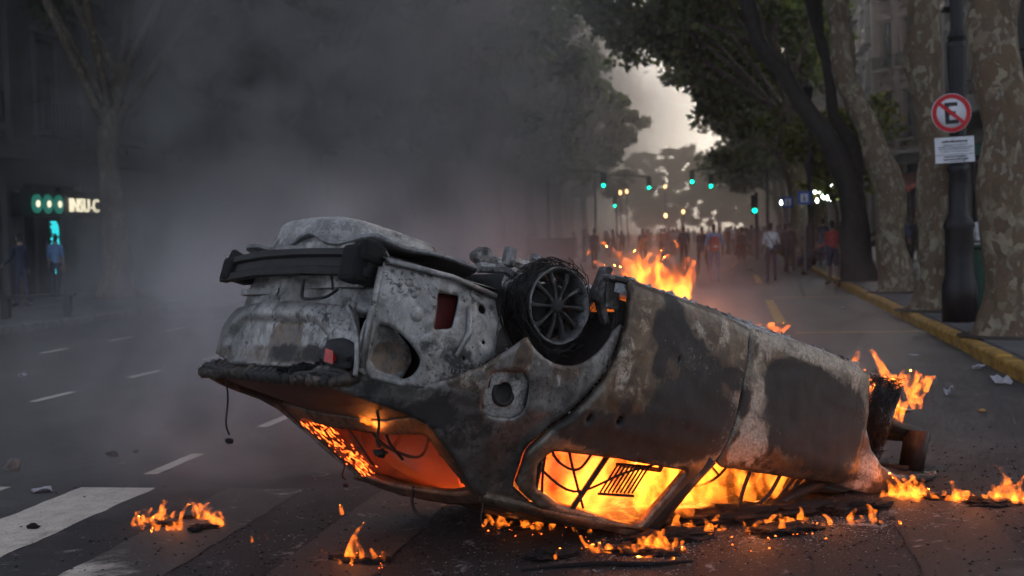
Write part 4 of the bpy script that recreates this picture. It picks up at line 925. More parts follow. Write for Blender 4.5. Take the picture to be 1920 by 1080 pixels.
kerb_tree(1502, 492, [(1502, 492, .5, 0), (1500, 420, .45, 0), (1498, 340, .42, 0), (1470, 280, .38, 0), (1478, 190, .3, 0), (1450, 80, .25, 0), (1440, -40, .2, .2)], 'forked plane tree behind the blue pedestrian signs', 15, top=14, crown_lo=9.2, group=GR, dens=26, spread=5.2, cshift=-2.6, leaf=.2, per=150)
for i, (y, lb) in enumerate([(68, 'leafy plane tree past the forked one, over the string of bulbs'), (80, 'dense plane tree hanging over the far traffic lights'), (94, 'hazy plane tree on the right behind the traffic lights'), (112, 'faint plane tree far along the right kerb'), (134, 'last hazy plane tree of the right kerb')]):
    tree((3.9+.2*i, y), lb, [(0, 0, -.1, .36), (.1, 0, 2, .28), (-.2, 0, 4.2, .26), (-.5, .2, 6.5, .2)], seed=30+i, top=14+i % 2, spread=4.6, crown_lo=6.6 if i == 0 else 5.2, per=120, leaf=.25, group=GR, dens=24, cshift=-2.4)
tree((4.2, 55), 'small bright green sapling beside the blue signs', [(0, 0, -.1, .1), (0, 0, 2, .08), (-.4, 0, 3.4, .06)], seed=41, top=5.2, spread=1.9, crown_lo=3.0, per=120, leaf=.16, lmat=M_LEAF2, name='young_tree', dens=10)
tree((3.8, 60), 'plane tree arching far out over the roadway, closing the canopy', [(0, 0, -.1, .36), (.1, 0, 2.2, .29), (-.3, 0, 4.6, .27), (-1.2, .2, 7.2, .22)], seed=73, top=14.5, spread=5.4, crown_lo=9.6, per=150, leaf=.2, group=GR, dens=34, cshift=-5.4)
for i, (x, y, lb) in enumerate([(-15, 232, 'leftmost pale tree in the haze at the far end of the avenue'), (-8.5, 240, 'pale round tree in the haze under the gap of sky'), (-2, 236, 'pale tree in the haze where the avenue ends'), (4.5, 244, 'pale tree in the haze beside the right row far end')]):
    tree((x, y), lb, [(0, 0, -.1, .5), (.1, 0, 2.5, .4), (-.2, 0, 5, .34), (0, .2, 8, .26)], seed=80+i, top=13.5+2.2*(i % 2), spread=5.0, crown_lo=2.6, per=170, leaf=.34, group='hazy trees at the far end', dens=70)
LT = [((-16.3, 33.5), 'pale plane trunk beside the pharmacy sign, fading into smoke'), ((-14.2, 45), 'smoke-veiled plane tree in front of the grey left facade'), ((-14.0, 57), 'dark forked plane tree standing in the smoke left of the lights'), ((-14.0, 68), 'broad dark plane tree in brownish smoke'), ((-13.9, 80), 'smoky plane tree beyond the broad dark one'), ((-13.9, 93), 'plane tree edging the bright gap of sky'), ((-13.9, 108), 'hazy plane tree under the pale gap of sky'), ((-13.9, 128), 'faint far plane tree on the left kerb')]
for i, (p, lb) in enumerate(LT):
    tree(p, lb, [(0, 0, -.1, .42), (.1, 0, 2, .3), (-.1, 0, 4, .27), (.4, .2, 6.2, .22)], seed=50+i, top=15, spread=6.2, crown_lo=5.0 if i else 8, per=190, leaf=.26, group='plane trees of the smoky side', dens=28)
for p in [(3.48, 17.8), (3.35, 23.3), (3.5, 29.8), (3.3, 36.3)]:
    m = MB(); P = arc(0, 0, .75, 0, 360, 20)[:-1]; m.prism([(a*(1+.1*math.sin(3*a)), b) for a, b in P], 0, .012); tag(m.build('tree_pit', M_DIRT, None, False, (p[0]+.05, p[1], .158)), kind='structure')
# ================================================================ street furniture
def lathe_obj(name, prof, n, mat, parent, M=None, smooth=True):
    m = MB(); m.lathe(prof, n, M); return m.build(name, mat, parent, smooth)
def lamp_post(loc, h, label, big=True):
    r = empty('lamp_post', (loc[0], loc[1], .15)); tag(r, label, 'lamp post', 'black iron lamp posts'); k = .86 if big else .62
    base = lathe_obj('pedestal', [(.30*k, 0), (.30*k, .55), (.27*k, .62), (.25*k, .70), (.24*k, 1.35), (.27*k, 1.42), (.24*k, 1.5), (.17*k, 1.62), (.17*k, 2.2), (.20*k, 2.26), (.16*k, 2.36)], 20, M_IRON, r)
    sh = MB(); prof = [(.15*k, 2.3), (.13*k, 3.2), (.15*k, 3.6), (.17*k, 4.05), (.14*k, 4.12), (.17*k, 4.2), (.115*k, 4.3), (.105*k, h-.9), (.14*k, h-.85), (.08*k, h-.75)]
    sh.lathe(prof, 12, None); sh.build('shaft', M_IRON, r)
    la = MB(); la.lathe([(.05, h-.8), (.12, h-.72), (.2, h-.25), (.22, h-.2), (.1, h-.02), (.03, h+.12)], 8); la.build('lantern', M_IRON, r); return r
LP = ground(1800, 603, .15); lamp_post((LP.x, LP.y), 9.2, 'fat fluted black lamp post carrying the round no-parking sign')
g = ground(1521, 497, .15); lamp_post((g.x, g.y), 7.0, 'slender black lamp post beside the blue pedestrian signs', False)
lamp_post((3.6, 78), 8.2, 'distant black lamp post with a lantern in front of hazy trees', False)
# round no-parking sign and plate on the post
M_SW = simple('sign_white', (.62, .62, .64), .5, 0, .08, 8, .05); M_SR = simple('sign_red', (.50, .015, .02), .5, 0, .1, 8, .05); M_SK = simple('sign_black', (.012, .012, .013), .5); M_SB = simple('sign_blue', (.012, .06, .30), .5, 0, .12, 8, .05)
sp_ = at_y(1784, 212, LP.y-.24)
NP = empty('no_parking_sign', (sp_.x, sp_.y, sp_.z)); NP.rotation_euler = (0, R(-3), R(4)); tag(NP, 'round red-rimmed sign with a struck-through black E on the lamp post', 'sign')
Mf = Matrix.Rotation(R(90), 4, 'X')
lathe_obj('sign_disc', [(.285, -.012), (.285, .0)], 40, M_SW, NP, Mf)
m = MB(); m.lathe([(.277, .001), (.277, .006), (.215, .006), (.215, .001)], 40, Mf, closed=True); m.build('red_ring', M_SR, NP)
for nm, c, d in (('letter_e', (-.05, 0, 0), (.055, .004, .30)),):
    m = MB(); m.box((-.065, -.003, 0), (.06, .005, .31)); m.box((.01, -.0031, .128), (.16, .005, .056)); m.box((.0, -.0031, .0), (.12, .005, .05)); m.box((.01, -.0031, -.128), (.16, .005, .056)); m.build('letter_e', M_SK, NP)
m = MB(); m.box((0, -.0085, 0), (.46, .005, .052), Matrix.Rotation(R(42), 3, 'Y')); m.build('red_slash', M_SR, NP)
m = MB(); m.box((0, .05, 0), (.06, .10, .06)); m.build('clamp', M_IRON, NP)
pp = at_y(1790, 280, LP.y-.24); PL = empty('hours_plate', (pp.x, pp.y, pp.z)); PL.rotation_euler = (0, R(-2), R(4)); tag(PL, 'small white two-panel plate with lines of dark print under the round sign', 'sign')
m = MB(); m.box((0, 0, .055), (.56, .012, .25)); m.build('upper_panel', M_SW, PL); m = MB(); m.box((0, 0, -.135), (.56, .012, .115)); m.build('lower_panel', M_SW, PL)
m = MB(); m.box((0, .07, -.02), (.07, .14, .05)); m.build('clamp', M_IRON, PL)
rp_ = random.Random(4); ln = MB()
for z, h, w0 in ((.115, .035, .36), (.065, .014, .34), (.035, .016, .48), (.005, .014, .44), (-.03, .012, .40), (-.105, .026, .32), (-.145, .028, .34), (-.172, .012, .2)):
    x = -w0/2
    while x < w0/2:
        q = rp_.uniform(.012, .05); ln.box((x+q/2, -.0075, z+rp_.uniform(-.003, .003)), (q*.8, .003, h*rp_.uniform(.6, 1))); x += q
o = ln.build('print', M_SK, PL); o['kind'] = 'stuff'
def ped_sign(px, py, Y, s, label, foot):
    p = at_y(px, py, Y); r = empty('pedestrian_sign', (p.x, p.y, .15)); z = p.z-.15; tag(r, label, 'sign', 'blue square pedestrian signs')
    m = MB(); m.box((0, 0, z), (s, .03, s)); m.build('blue_board', M_SB, r); m = MB(); m.box((0, -.018, z), (s*.56, .006, s*.64)); m.build('white_field', M_SW, r)
    m = MB()
    for pts, rr in (([(0, z+.09*s), (0, z-.06*s)], .045), ([(0, z-.05*s), (-.10*s, z-.26*s)], .03), ([(0, z-.05*s), (.09*s, z-.26*s)], .03), ([(0, z+.08*s), (-.12*s, z-.04*s)], .022), ([(0, z+.08*s), (.12*s, z-.02*s)], .022)):
        m.tube([(a, -.024, b) for a, b in pts], rr*s*1.2, 6)
    m.lathe([(.055*s, -.006), (.055*s, .006)], 12, Matrix.Translation((0, -.024, z+.2*s)) @ Mf); m.build('walker', M_SK, r)
    if foot: m = MB(); m.tube([(.0, .05, 0), (.0, .05, z+s/2)], .035, 8); m.build('pole', simple('galvanised_pole', (.2, .2, .2), .5, .6), r)
ped_sign(1508, 371, 44, .42, 'larger blue pedestrian sign on a grey pole by the lamp post', True); ped_sign(1477, 379, 52, .42, 'smaller blue pedestrian sign half hidden by the forked tree', True)
# news stand
K = ground(1822, 588, .15); ks = empty('news_stand', (K.x, K.y, .15)); tag(ks, 'dark green closed news stand behind the fat lamp post', 'kiosk'); M_GRN = simple('green_kiosk_paint', (.006, .032, .018), .5, .1, .35, 4, .2)
m = MB(); m.box2((0, 0, 0), (1.5, .9, 1.05)); bevel(m.build('counter', M_GRN, ks), .02); m = MB(); m.box2((-.05, -.05, 1.06), (1.55, .95, 1.11)); m.build('counter_top', M_GRN, ks)
for x in (.32, 1.45): m = MB(); m.box2((x, .04, 1.11), (x+.12, .16, 2.5)); m.build('post', M_GRN, ks)
m = MB(); m.box2((-.1, -.1, 2.5), (1.6, 1.0, 2.72)); bevel(m.build('roof', M_GRN, ks), .03)
# string of bulbs
SB_ = empty('bulb_string', (0, 0, 0)); tag(SB_, 'swags of small white bulbs hung across a shop front', 'lights'); Yb = 56
bp = [(1549, 349), (1558, 345), (1528, 359), (1536, 364), (1542, 368), (1545, 371), (1551, 371), (1558, 366), (1557, 373), (1566, 371), (1571, 359), (1532, 376), (1465, 380)]
bm_ = None
for a, b in bp:
    p = at_y(a, b, Yb)
    if bm_ is None:
        m = MB(); m.lathe([(.001, -.09), (.04, -.05), (.05, 0), (.035, .05), (.02, .09)], 10); o = bm_ = m.build('bulb', emit('white_bulb', (.85, 1, .92), 6), SB_, True)
    else: o = bm_.copy(); COL.objects.link(o)
    o.location = p
m = MB(); m.tube(smooth_poly([tuple(at_y(1455, 374, Yb)+Vector((0, 0, .1))), tuple(at_y(1500, 384, Yb)+Vector((0, 0, .1))), tuple(at_y(1528, 357, Yb)), tuple(at_y(1545, 368, Yb)+Vector((0, 0, .1))), tuple(at_y(1571, 357, Yb)), tuple(at_y(1600, 350, Yb))], 5, False), .012, 4); m.build('cable', M_IRON, SB_)
# traffic lights: pole, arm, housing and three lenses, the green one lit
M_GO = emit('green_signal', (.0, 1, .5), 3.5); M_OFF = simple('dark_lens', (.02, .012, .01), .3)
def traffic_light(px, py, Y, label, arm=3.0):
    p = at_y(px, py, Y); r = empty('traffic_light', (p.x, p.y, 0)); tag(r, label, 'traffic light', 'traffic lights over the avenue'); z = p.z
    m = MB(); m.box((0, 0, z+.3), (.34, .22, 1.02)); bevel(m.build('housing', M_IRON, r), .03)
    for k in range(3):
        q = MB(); q.lathe([(.095, -.12), (.095, -.135), (.04, -.15)], 14, Matrix.Translation((0, 0, z+.3*k)) @ Mf @ Matrix.Scale(-1, 4, (0, 0, 1))); q.build('lens', M_GO if k == 0 else M_OFF, r)
    m = MB(); m.tube([(0, .15, z+.8), (arm*.5, .15, z+1.0), (arm, .15, z+.9)] if abs(arm) > .3 else [(0, .15, z+.8), (0, .15, z+.2)], .05, 6); m.tube([(arm, .15, 0), (arm, .15, z+.95)], .08, 8); m.build('mast', M_IRON, r)
for a in ((1132, 348, 82, 'green traffic light nearest the dark trees, brightest of them', -3.5), (1217, 352, 98, 'green traffic light hung over the lanes left of the bright gap', -4), (1298, 341, 92, 'green traffic light under the hanging foliage', 5), (1333, 349, 92, 'green traffic light beside the mast under the foliage', 3.8), (1153, 386, 110, 'low green traffic light in the smoke', .1), (1415, 395, 70, 'low green traffic light before the sapling', .1)): traffic_light(*a)
# far lamps: warm lit globes on thin posts
for px, py, Y, lb in ((1163, 361, 120, 'warm lit globe lamp in the smoke'), (1175, 359, 126, 'warm lit globe lamp next to the first globe'), (1248, 404, 118, 'warm low globe lamp above the crowd'), (1281, 397, 130, 'pale warm globe lamp far behind the crowd'), (1247, 350, 140, 'faint warm globe lamp high in the haze')):
    p = at_y(px, py, Y); r = empty('globe_lamp', (p.x, Y, 0)); tag(r, lb, 'lamp'); m = MB(); m.lathe([(.01, p.z-.2), (.11, p.z-.13), (.14, p.z), (.10, p.z+.14), (.01, p.z+.2)], 12); m.build('globe', emit('warm_globe', (1, .55, .22), 2.2), r, True); m = MB(); m.tube([(0, 0, 0), (0, 0, p.z-.2)], .05, 6); m.build('post', M_IRON, r)
# bench on the left pavement
g = ground(70, 596, .15); bn_ = empty('street_bench', (g.x, g.y, .15), R(20)); tag(bn_, 'dark backless bench on the pavement before the pharmacy', 'bench')
for i in range(4): m = MB(); m.box((0, -.18+.12*i, .45), (1.5, .10, .05)); m.build('slat', M_IRON, bn_)
for x in (-.6, .6): m = MB(); m.box((x, 0, .21), (.14, .4, .42)); m.build('leg', M_IRON, bn_)

# ================================================================ people
SKIN = [simple('skin_light', (.30, .19, .14), .6, 0, .1), simple('skin_tan', (.20, .115, .075), .6, 0, .1)]
HAIR = simple('dark_hair', (.012, .009, .008), .7)
def cloth(name, c): return simple('cloth_'+name, c, .9, 0, .25, 9, .4)
C_ = {k: cloth(k, v) for k, v in dict(black=(.012, .012, .013), navy=(.02, .026, .05), jeans=(.045, .075, .15), sky=(.13, .25, .45), white=(.55, .55, .54), grey=(.16, .16, .165), red=(.32, .035, .03), khaki=(.11, .10, .075), brown=(.06, .04, .03), pink=(.45, .16, .16), charcoal=(.03, .03, .032), shoe=(.02, .02, .02)).items()}
def rotx(v, a): c, s = math.cos(a), math.sin(a); return Vector((v.x, v.y*c-v.z*s, v.y*s+v.z*c))
def person(loc, rz, label, top='black', bottom='navy', pose=None, skin=0, long_sleeve=True, shorts=False, hood=False, h=1.72, sub=1, z=None, far=False, group='people standing about in the street', build=True):
    p = dict(lt=0.12, lk=.1, rt=-.12, rk=.15, la=.15, le=.25, ra=-.1, re=.25, lo=.12, ro=.12, lean=0.03, head=0.0, hx=0.0); p.update(pose or {})
    V, E, RD, B = [], [], [], []      # verts, edges, radii, bone tag
    def v(co, r, par=None, tag_='t'):
        V.append(Vector(co)); RD.append(r if isinstance(r, tuple) else (r, r)); B.append(tag_)
        if par is not None: E.append((par, len(V)-1))
        return len(V)-1
    lean = -p['lean']
    def up(y, zz): return rotx(Vector((0, y, zz)), lean)
    pel = v((0, 0, 0), (.135, .105), None, 'b'); s1 = v(up(0, .16), (.125, .095), pel, 't'); ch = v(up(.0, .37), (.155, .11), s1, 't'); nb = v(up(-.01, .51), (.07, .06), ch, 't')
    hp = lambda y, zz: up(0, .55)+rotx(Vector((p['hx']*zz, y, zz)), lean-p['head'])
    nk = v(hp(0, .02), .048, nb, 's'); h1 = v(hp(.015, .07), (.062, .07), nk, 's'); h2 = v(hp(.012, .14), (.075, .09), h1, 's'); h3 = v(hp(.0, .205), (.07, .085), h2, 'h'); v(hp(-.005, .245), (.04, .05), h3, 'h')
    if not far: v(hp(.105, .115), .014, h2, 's')
    lows = []
    for sg, th, kn, ar, el, ou in ((-1, p['lt'], p['lk'], p['la'], p['le'], p['lo']), (1, p['rt'], p['rk'], p['ra'], p['re'], p['ro'])):
        d = lambda a: Vector((0, math.sin(a), -math.cos(a)))
        hip = v((sg*.092, 0, -.05), .098, pel, 'b'); k0 = Vector((sg*.1, 0, -.05))
        mid = v(k0+d(th)*.22, .085, hip, 'b'); kn_p = k0+d(th)*.43; k_ = v(kn_p, .06, mid, 'b' if not shorts else 'b'); an_p = kn_p+d(th-kn)*.42
        ca = v(kn_p+d(th-kn)*.15, .058, k_, 's' if shorts else 'b'); an = v(an_p, .04, ca, 's' if shorts else 'b'); f0 = d(th-kn+math.pi/2) if abs(th-kn) > .7 else Vector((0, 1, 0))
        v(an_p+Vector((0, -.045, -.04)), .036, an, 'f'); f1 = v(an_p+f0*.09+Vector((0, 0, -.045)), .04, an, 'f'); v(an_p+f0*.18+Vector((0, 0, -.05)), .032, f1, 'f'); lows.append(min(an_p.z-.085, kn_p.z-.06))
        sh_p = up(-.01, .44)+Vector((sg*.175, 0, 0)); sh = v(sh_p, .062, ch, 't')
        da = lambda a: Vector((sg*math.sin(ou)*1.0, math.sin(a)*math.cos(ou), -math.cos(a)*math.cos(ou)))
        e_p = sh_p+da(ar)*.29; ms = v(sh_p+da(ar)*.14, .05, sh, 't'); e = v(e_p, .04, ms, 't'); df = Vector((sg*math.sin(ou)*.4, math.sin(ar+el), -math.cos(ar+el))); w_p = e_p+df*.25
        w = v(w_p, .028, e, 't' if long_sleeve else 's'); hd = v(w_p+df*.075, (.036, .024), w, 's'); 
        if not far:
            sd = df.cross(Vector((sg, 0, 0))).normalized(); pal = w_p+df*.085
            for q in range(4):
                o_ = sd*(.027-.018*q); f_a = v(pal+o_+df*.045, .0095, hd, 's'); v(pal+o_*1.1+df*(.085-.008*abs(q-1.2))+Vector((-sg*.018, 0, 0)), .008, f_a, 's')
            t_a = v(w_p+df*.05+sd*.045, .011, w, 's'); v(w_p+df*.095+sd*.055, .009, t_a, 's')
    low = min(lows)
    V = [q-Vector((0, 0, low)) for q in V]
    me = bpy.data.meshes.new('body'); me.from_pydata([tuple(q) for q in V], E, []); o = bpy.data.objects.new('tmp', me); COL.objects.link(o)
    o.modifiers.new('s', 'SKIN'); 
    if not me.skin_vertices:
        bpy.context.view_layer.objects.active = o
        me.attributes.new('x', 'FLOAT', 'POINT')
    for i, sv in enumerate(me.skin_vertices[0].data): sv.radius = RD[i]; sv.use_root = (i == 0)
    ss = o.modifiers.new('u', 'SUBSURF'); ss.levels = sub; ss.render_levels = sub
    bpy.context.view_layer.update(); me2 = bpy.data.meshes.new_from_object(o.evaluated_get(bpy.context.evaluated_depsgraph_get())); bpy.data.objects.remove(o)
    segs = [(V[a], V[b], B[b]) for a, b in E]; order = 'tbshf'; mi = []
    A = np.array([tuple(s[0]) for s in segs]); D = np.array([tuple(s[1]-s[0]) for s in segs]); LL = (D*D).sum(1)+1e-9
    for f in me2.polygons:
        c = np.array(f.center); t = np.clip(((c-A)*D).sum(1)/LL, 0, 1); dd = np.linalg.norm(A+t[:, None]*D-c, axis=1); tg = segs[int(dd.argmin())][2]
        if tg == 's' and segs[int(dd.argmin())][1].z > V[h1].z-.02 and c[2] > V[h1].z-.06:
            b = rotx(Vector(c)-V[h2], -(lean-p['head']))
            if b.y < -.015 or b.z > .05: tg = 'h'
        mi.append(order.index(tg))
    if not build: return me2, mi
    me2.materials.clear()
    for m_ in (C_[top], C_[bottom], SKIN[skin], (C_[top] if hood else HAIR), C_['shoe']): me2.materials.append(m_)
    me2.polygons.foreach_set('material_index', mi); me2.polygons.foreach_set('use_smooth', [True]*len(mi)); me2.name = 'person'
    ob = bpy.data.objects.new('person', me2); COL.objects.link(ob); ob.location = (loc[0], loc[1], (0.0 if loc[0] < KR and loc[0] > KL else .152) if z is None else z); ob.rotation_euler = (0, 0, rz); k = h/1.72; ob.scale = (k, k, k)
    tag(ob, label, 'person', group); return ob
def P_(px, py, z=0): g = ground(px, py, z); return (g.x, g.y)
WALK = dict(lt=.42, lk=.25, rt=-.35, rk=.35, la=-.35, le=.3, ra=.4, re=.4)
# rz 0 faces away down the street, pi faces the camera
BLUE = person(P_(1340, 530), .1, 'person in pale blue shirt and jeans walking off with a red backpack', 'sky', 'jeans', dict(lt=.18, lk=.1, rt=-.1, rk=.25, la=.05, le=.5, ra=.05, re=.5, lo=.25, ro=.25), 1, False)
person(P_(1283, 503), 0, 'shadowy person standing in reddish smoke behind the big flame', 'charcoal', 'black', dict(la=.5, le=.9), 1)
person(P_(1318, 515), .3, 'dark figure walking just beyond the blue-shirted person', 'charcoal', 'black', WALK, 1)
dp = person(P_(1390, 509), R(-65), 'person in a black dress striding across the road with bare legs', 'black', 'black', dict(lt=.5, lk=.15, rt=-.45, rk=.3, la=-.2, le=.3, ra=.3, re=.4), 1, True, True)
sk = MB(); sk.lathe([(.13, 1.06), (.17, .98), (.20, .80), (.25, .60), (.24, .60), (.18, .80), (.15, .98)], 16, Matrix.Scale(1.15, 4, (0, 1, 0)), closed=True); sk.build('skirt', C_['black'], dp, True)
WS = person(P_(1447, 527), .05, 'person in a white T-shirt and dark jeans with a bag slung across', 'white', 'navy', dict(lt=.05, lk=.05, rt=-.08, rk=.1, la=.1, le=.5, ra=.2, re=1.3, lo=.2, ro=.25), 1, False)
person(P_(1475, 514), R(-30), 'person all in black right behind the white T-shirt', 'black', 'black', dict(lt=.3, lk=.1, rt=-.35, rk=.2, ra=.4, re=1.2), 1)
person(P_(1482, 500, .15), .4, 'black-clad person standing before the forked tree', 'black', 'charcoal', None, 1)
person(P_(1500, 515), R(-75), 'person in dark clothes crouching over the kerb', 'charcoal', 'navy', dict(lt=1.55, lk=2.3, rt=1.2, rk=2.2, lean=.95, la=1.2, le=.2, ra=1.3, re=.2, head=.2), 1)
RED = person(P_(1562, 523, .15), .6, 'person in a red sweater and dark shorts beside the black trunk', 'red', 'navy', dict(lt=.1, lk=.1, rt=-.05, rk=.1, la=.2, le=1.0, ra=.2, re=1.0), 1, True, True)
person(P_(1545, 498, .15), .2, 'person in a navy jacket and jeans behind the red sweater', 'navy', 'jeans', None, 0)
person(P_(1585, 505, .15), 2.6, 'person in black standing right of the red sweater', 'black', 'black', dict(la=.3, le=1.2), 0)
person(P_(1648, 508, .15), R(80), 'person with a blue cap lifting one knee between two trunks', 'brown', 'black', dict(lt=1.3, lk=1.3, rt=-.05, rk=.05, la=.6, le=.8, ra=.5, re=.9), 0)
person(P_(1664, 500, .15), R(60), 'person in a pink top half hidden by the hollow tree', 'pink', 'black', None, 0)
for px, t, b, lb in ((1693, 'charcoal', 'black', 'person in dark clothes left of the shop group'), (1704, 'jeans', 'black', 'person in a blue-grey jacket in the shop group'), (1717, 'black', 'black', 'tall person in black in the shop group'), (1726, 'black', 'charcoal', 'person in black at the right of the shop group')):
    person(P_(px, 489, .15), rnd.uniform(1.2, 4), lb, t, b, dict(la=.3*rnd.random(), le=rnd.random()), 1, group='people by the shop fronts')
person(P_(1840, 520, .15), R(150), 'person in a white jacket behind the green news stand', 'white', 'grey', dict(la=.3, le=.6), 0)
person(P_(107, 562, .15), R(10), 'person in a pale blue shirt seen through smoke by the pharmacy', 'sky', 'navy', None, 0, False)
person(P_(42, 575, .15), R(70), 'dark-coated person standing at the bench by the pharmacy', 'navy', 'navy', dict(la=.3, le=.8), 0)
person(P_(1206, 498), .2, 'faint dark person in the red smoke left of the flame top', 'charcoal', 'black', WALK, 1)
person(P_(1115, 505), -.3, 'faint dark person beside the overturned bin in smoke', 'charcoal', 'black', None, 1)
for px, py, t_, b_, lb in ((1096, 492, 'charcoal', 'black', 'dim person at the left of the smoky container'), (1240, 488, 'grey', 'navy', 'person in grey far behind the big flame'), (1262, 480, 'white', 'jeans', 'person in white behind the floating fire scrap'), (1366, 478, 'red', 'black', 'person in red beyond the black dress'), (1408, 480, 'navy', 'black', 'person in navy past the black dress'), (1425, 474, 'khaki', 'jeans', 'person in khaki left of the white T-shirt'), (1520, 492, 'charcoal', 'jeans', 'person in dark top and jeans by the slender lamp post')):
    person(P_(px, py, .15 if px > 1480 else 0), rnd.uniform(-3, 3), lb, t_, b_, dict(la=.4*rnd.random(), le=rnd.random(), lt=.3*rnd.random(), rt=-.3*rnd.random()), 1)
# what they carry
BP = empty('backpack', tuple(BLUE.matrix_world.translation) if False else (BLUE.location.x+.0, BLUE.location.y, 0), .1); tag(BP, 'red backpack on the back of the blue-shirted person', 'backpack')
b = MB(); b.box((0, -.20, 1.18), (.30, .17, .46)); ob = b.build('pack', simple('red_pack_cloth', (.26, .02, .016), .8), BP); bevel(ob, .07, 3)
for s in (-.1, .1): b = MB(); b.tube([(s, -.13, 1.38), (s*1.2, .02, 1.47), (s*1.3, .13, 1.36), (s*1.3, .1, 1.15), (s, -.13, 1.02)], .018, 6); b.build('strap', C_['black'], BP)
b = MB(); b.box((.02, -.292, 1.10), (.13, .006, .035), Matrix.Rotation(.12, 3, 'Y')); b.build('badge', C_['white'], BP)
BG = empty('shoulder_bag', (WS.location.x, WS.location.y, 0), .05); tag(BG, 'black shoulder bag slung over the white T-shirt', 'bag')
b = MB(); b.box((.17, -.10, .98), (.26, .12, .22)); bevel(b.build('bag', C_['black'], BG), .03, 2); b = MB(); b.tube([(.1, -.12, 1.05), (-.02, -.14, 1.25), (-.13, -.08, 1.44), (-.12, .03, 1.5), (-.05, .13, 1.35), (.12, .13, 1.1), (.2, 0, 1.02)], .014, 6); b.build('strap', C_['black'], BG)
# far crowd that reads as one mass
protos = [person((0, 0), 0, '', pose=q, far=True, sub=0, build=False) for q in (None, WALK, dict(la=1.5, le=1.0, ra=.2), dict(lt=.2, rt=-.2, la=.3, le=1.4, re=1.2, ra=.3))]
CV, CF, CM = [], [], []; nv = 0; rr_ = np.random.default_rng(5); cm = [C_[k] for k in ('black', 'charcoal', 'navy', 'grey', 'white', 'red', 'jeans', 'brown')]
arrs = []
for me_, mi in protos:
    co = np.empty(len(me_.vertices)*3); me_.vertices.foreach_get('co', co); arrs.append((co.reshape(-1, 3), [tuple(f.vertices) for f in me_.polygons], mi))
for i in range(64):
    co, fs, mi = arrs[i % 4]; a = rr_.uniform(0, 6.28); y = 84+60*rr_.random()**1.3; x = rr_.uniform(-10, 3.2) if i % 3 else rr_.uniform(-3, 8.6)
    k = rr_.uniform(.93, 1.06); c, s = math.cos(a), math.sin(a); q = co*k; q = np.stack([q[:, 0]*c-q[:, 1]*s+x, q[:, 0]*s+q[:, 1]*c+y, q[:, 2]+(.15 if x > KR else 0)], 1)
    CV.append(q); tp, bt = rr_.choice([0, 0, 1, 1, 2, 3, 4, 5, 7]), rr_.choice([0, 1, 2, 6])
    CF += [tuple(int(z)+nv for z in f) for f in fs]; CM += [int({0: tp, 1: bt, 2: 7, 3: 0, 4: 0}[m_]) for m_ in mi]; nv += len(q)
o = mesh_obj('distant_crowd', np.concatenate(CV), CF, cm, None, True); o.data.polygons.foreach_set('material_index', CM); tag(o, 'dense far-off crowd filling the avenue under the traffic lights', 'crowd', None, 'stuff')
# overturned bin in the smoke, rubble heap further on
g = ground(1035, 500); ov = empty('rubbish_container', (g.x, g.y, 0), .1); tag(ov, 'large dark rubbish container standing in the smoke behind the car', 'container')
m = MB(); m.prism([(-1.0, .12), (1.0, .12), (1.15, 1.25), (-1.15, 1.25)], -.5, .5, Matrix(((1, 0, 0, 0), (0, 0, 1, 0), (0, 1, 0, 0), (0, 0, 0, 1)))); m.build('tub', M_BLACK, ov); m = MB(); m.box((0, 0, 1.32), (2.4, 1.1, .12)); bevel(m.build('lid', M_BLACK, ov), .03)
for x in (-.8, .8): m = MB(); m.lathe([(.1, -.04), (.1, .04)], 12, Matrix.Translation((x, -.4, .1)) @ Matrix.Rotation(R(90), 4, 'Y')); m.build('caster', M_IRON, ov)

# ================================================================ litter, stones and ash
M_STONE = simple('broken_stone', (.16, .14, .12), .9, 0, .4, 14, .6); M_COAL = simple('charcoal_lump', (.009, .008, .008), .9, 0, .6, 30, 1); M_PAPER = simple('crumpled_paper', (.34, .34, .36), .8, 0, .2, 20, .6)
def bit(name, px, py, s, mat, label, cat, flat_=.7, seed=0):
    g = ground(px, py); o = lump(name, (0, 0, 0), (s, s*.8, s*flat_), mat, None, 2, .7, 2.4, seed); o.location = (g.x, g.y, s*flat_*.6); o.rotation_euler = (0, 0, seed*1.3); tag(o, label, cat); return o
bit('stone', 24, 882, .055, M_STONE, 'angular pale stone lying left of the crosswalk', 'stone', 1.0, 1); bit('stone', 230, 871, .035, M_STONE, 'small reddish flat stone near the short lane dash', 'stone', .4, 2)
bit('charcoal_lump', 213, 856, .04, M_COAL, 'black lump on the road above the flat stone', 'charcoal', .8, 3); bit('charcoal_lump', 254, 849, .02, M_COAL, 'tiny black lump beside the lane dash', 'charcoal', .8, 4); bit('charcoal_lump', 62, 992, .03, M_COAL, 'black lump on the white crosswalk bar', 'charcoal', .7, 5); bit('charcoal_lump', 366, 996, .05, M_COAL, 'dark log-like lump inside the ring of small flames', 'charcoal', .5, 6)
bit('stone', 1842, 772, .03, simple('ochre_stone', (.3, .2, .07), .9), 'small ochre pebble on the right lane', 'stone', .6, 7)
def paper(px, py, w, label, seed, h=.03):
    g = ground(px, py); rn = random.Random(seed); V = []; n = 5
    for i in range(n):
        for j in range(n): V.append(((i/(n-1)-.5)*w, (j/(n-1)-.5)*w*.6, .008+h*rn.random()))
    o = mesh_obj('paper_scrap', V, [(i*n+j, (i+1)*n+j, (i+1)*n+j+1, i*n+j+1) for i in range(n-1) for j in range(n-1)], M_PAPER, None, False, (g.x, g.y, 0)); o.rotation_euler = (0, 0, seed*.7); m = o.modifiers.new('t', 'SOLIDIFY'); m.thickness = .003; tag(o, label, 'paper')
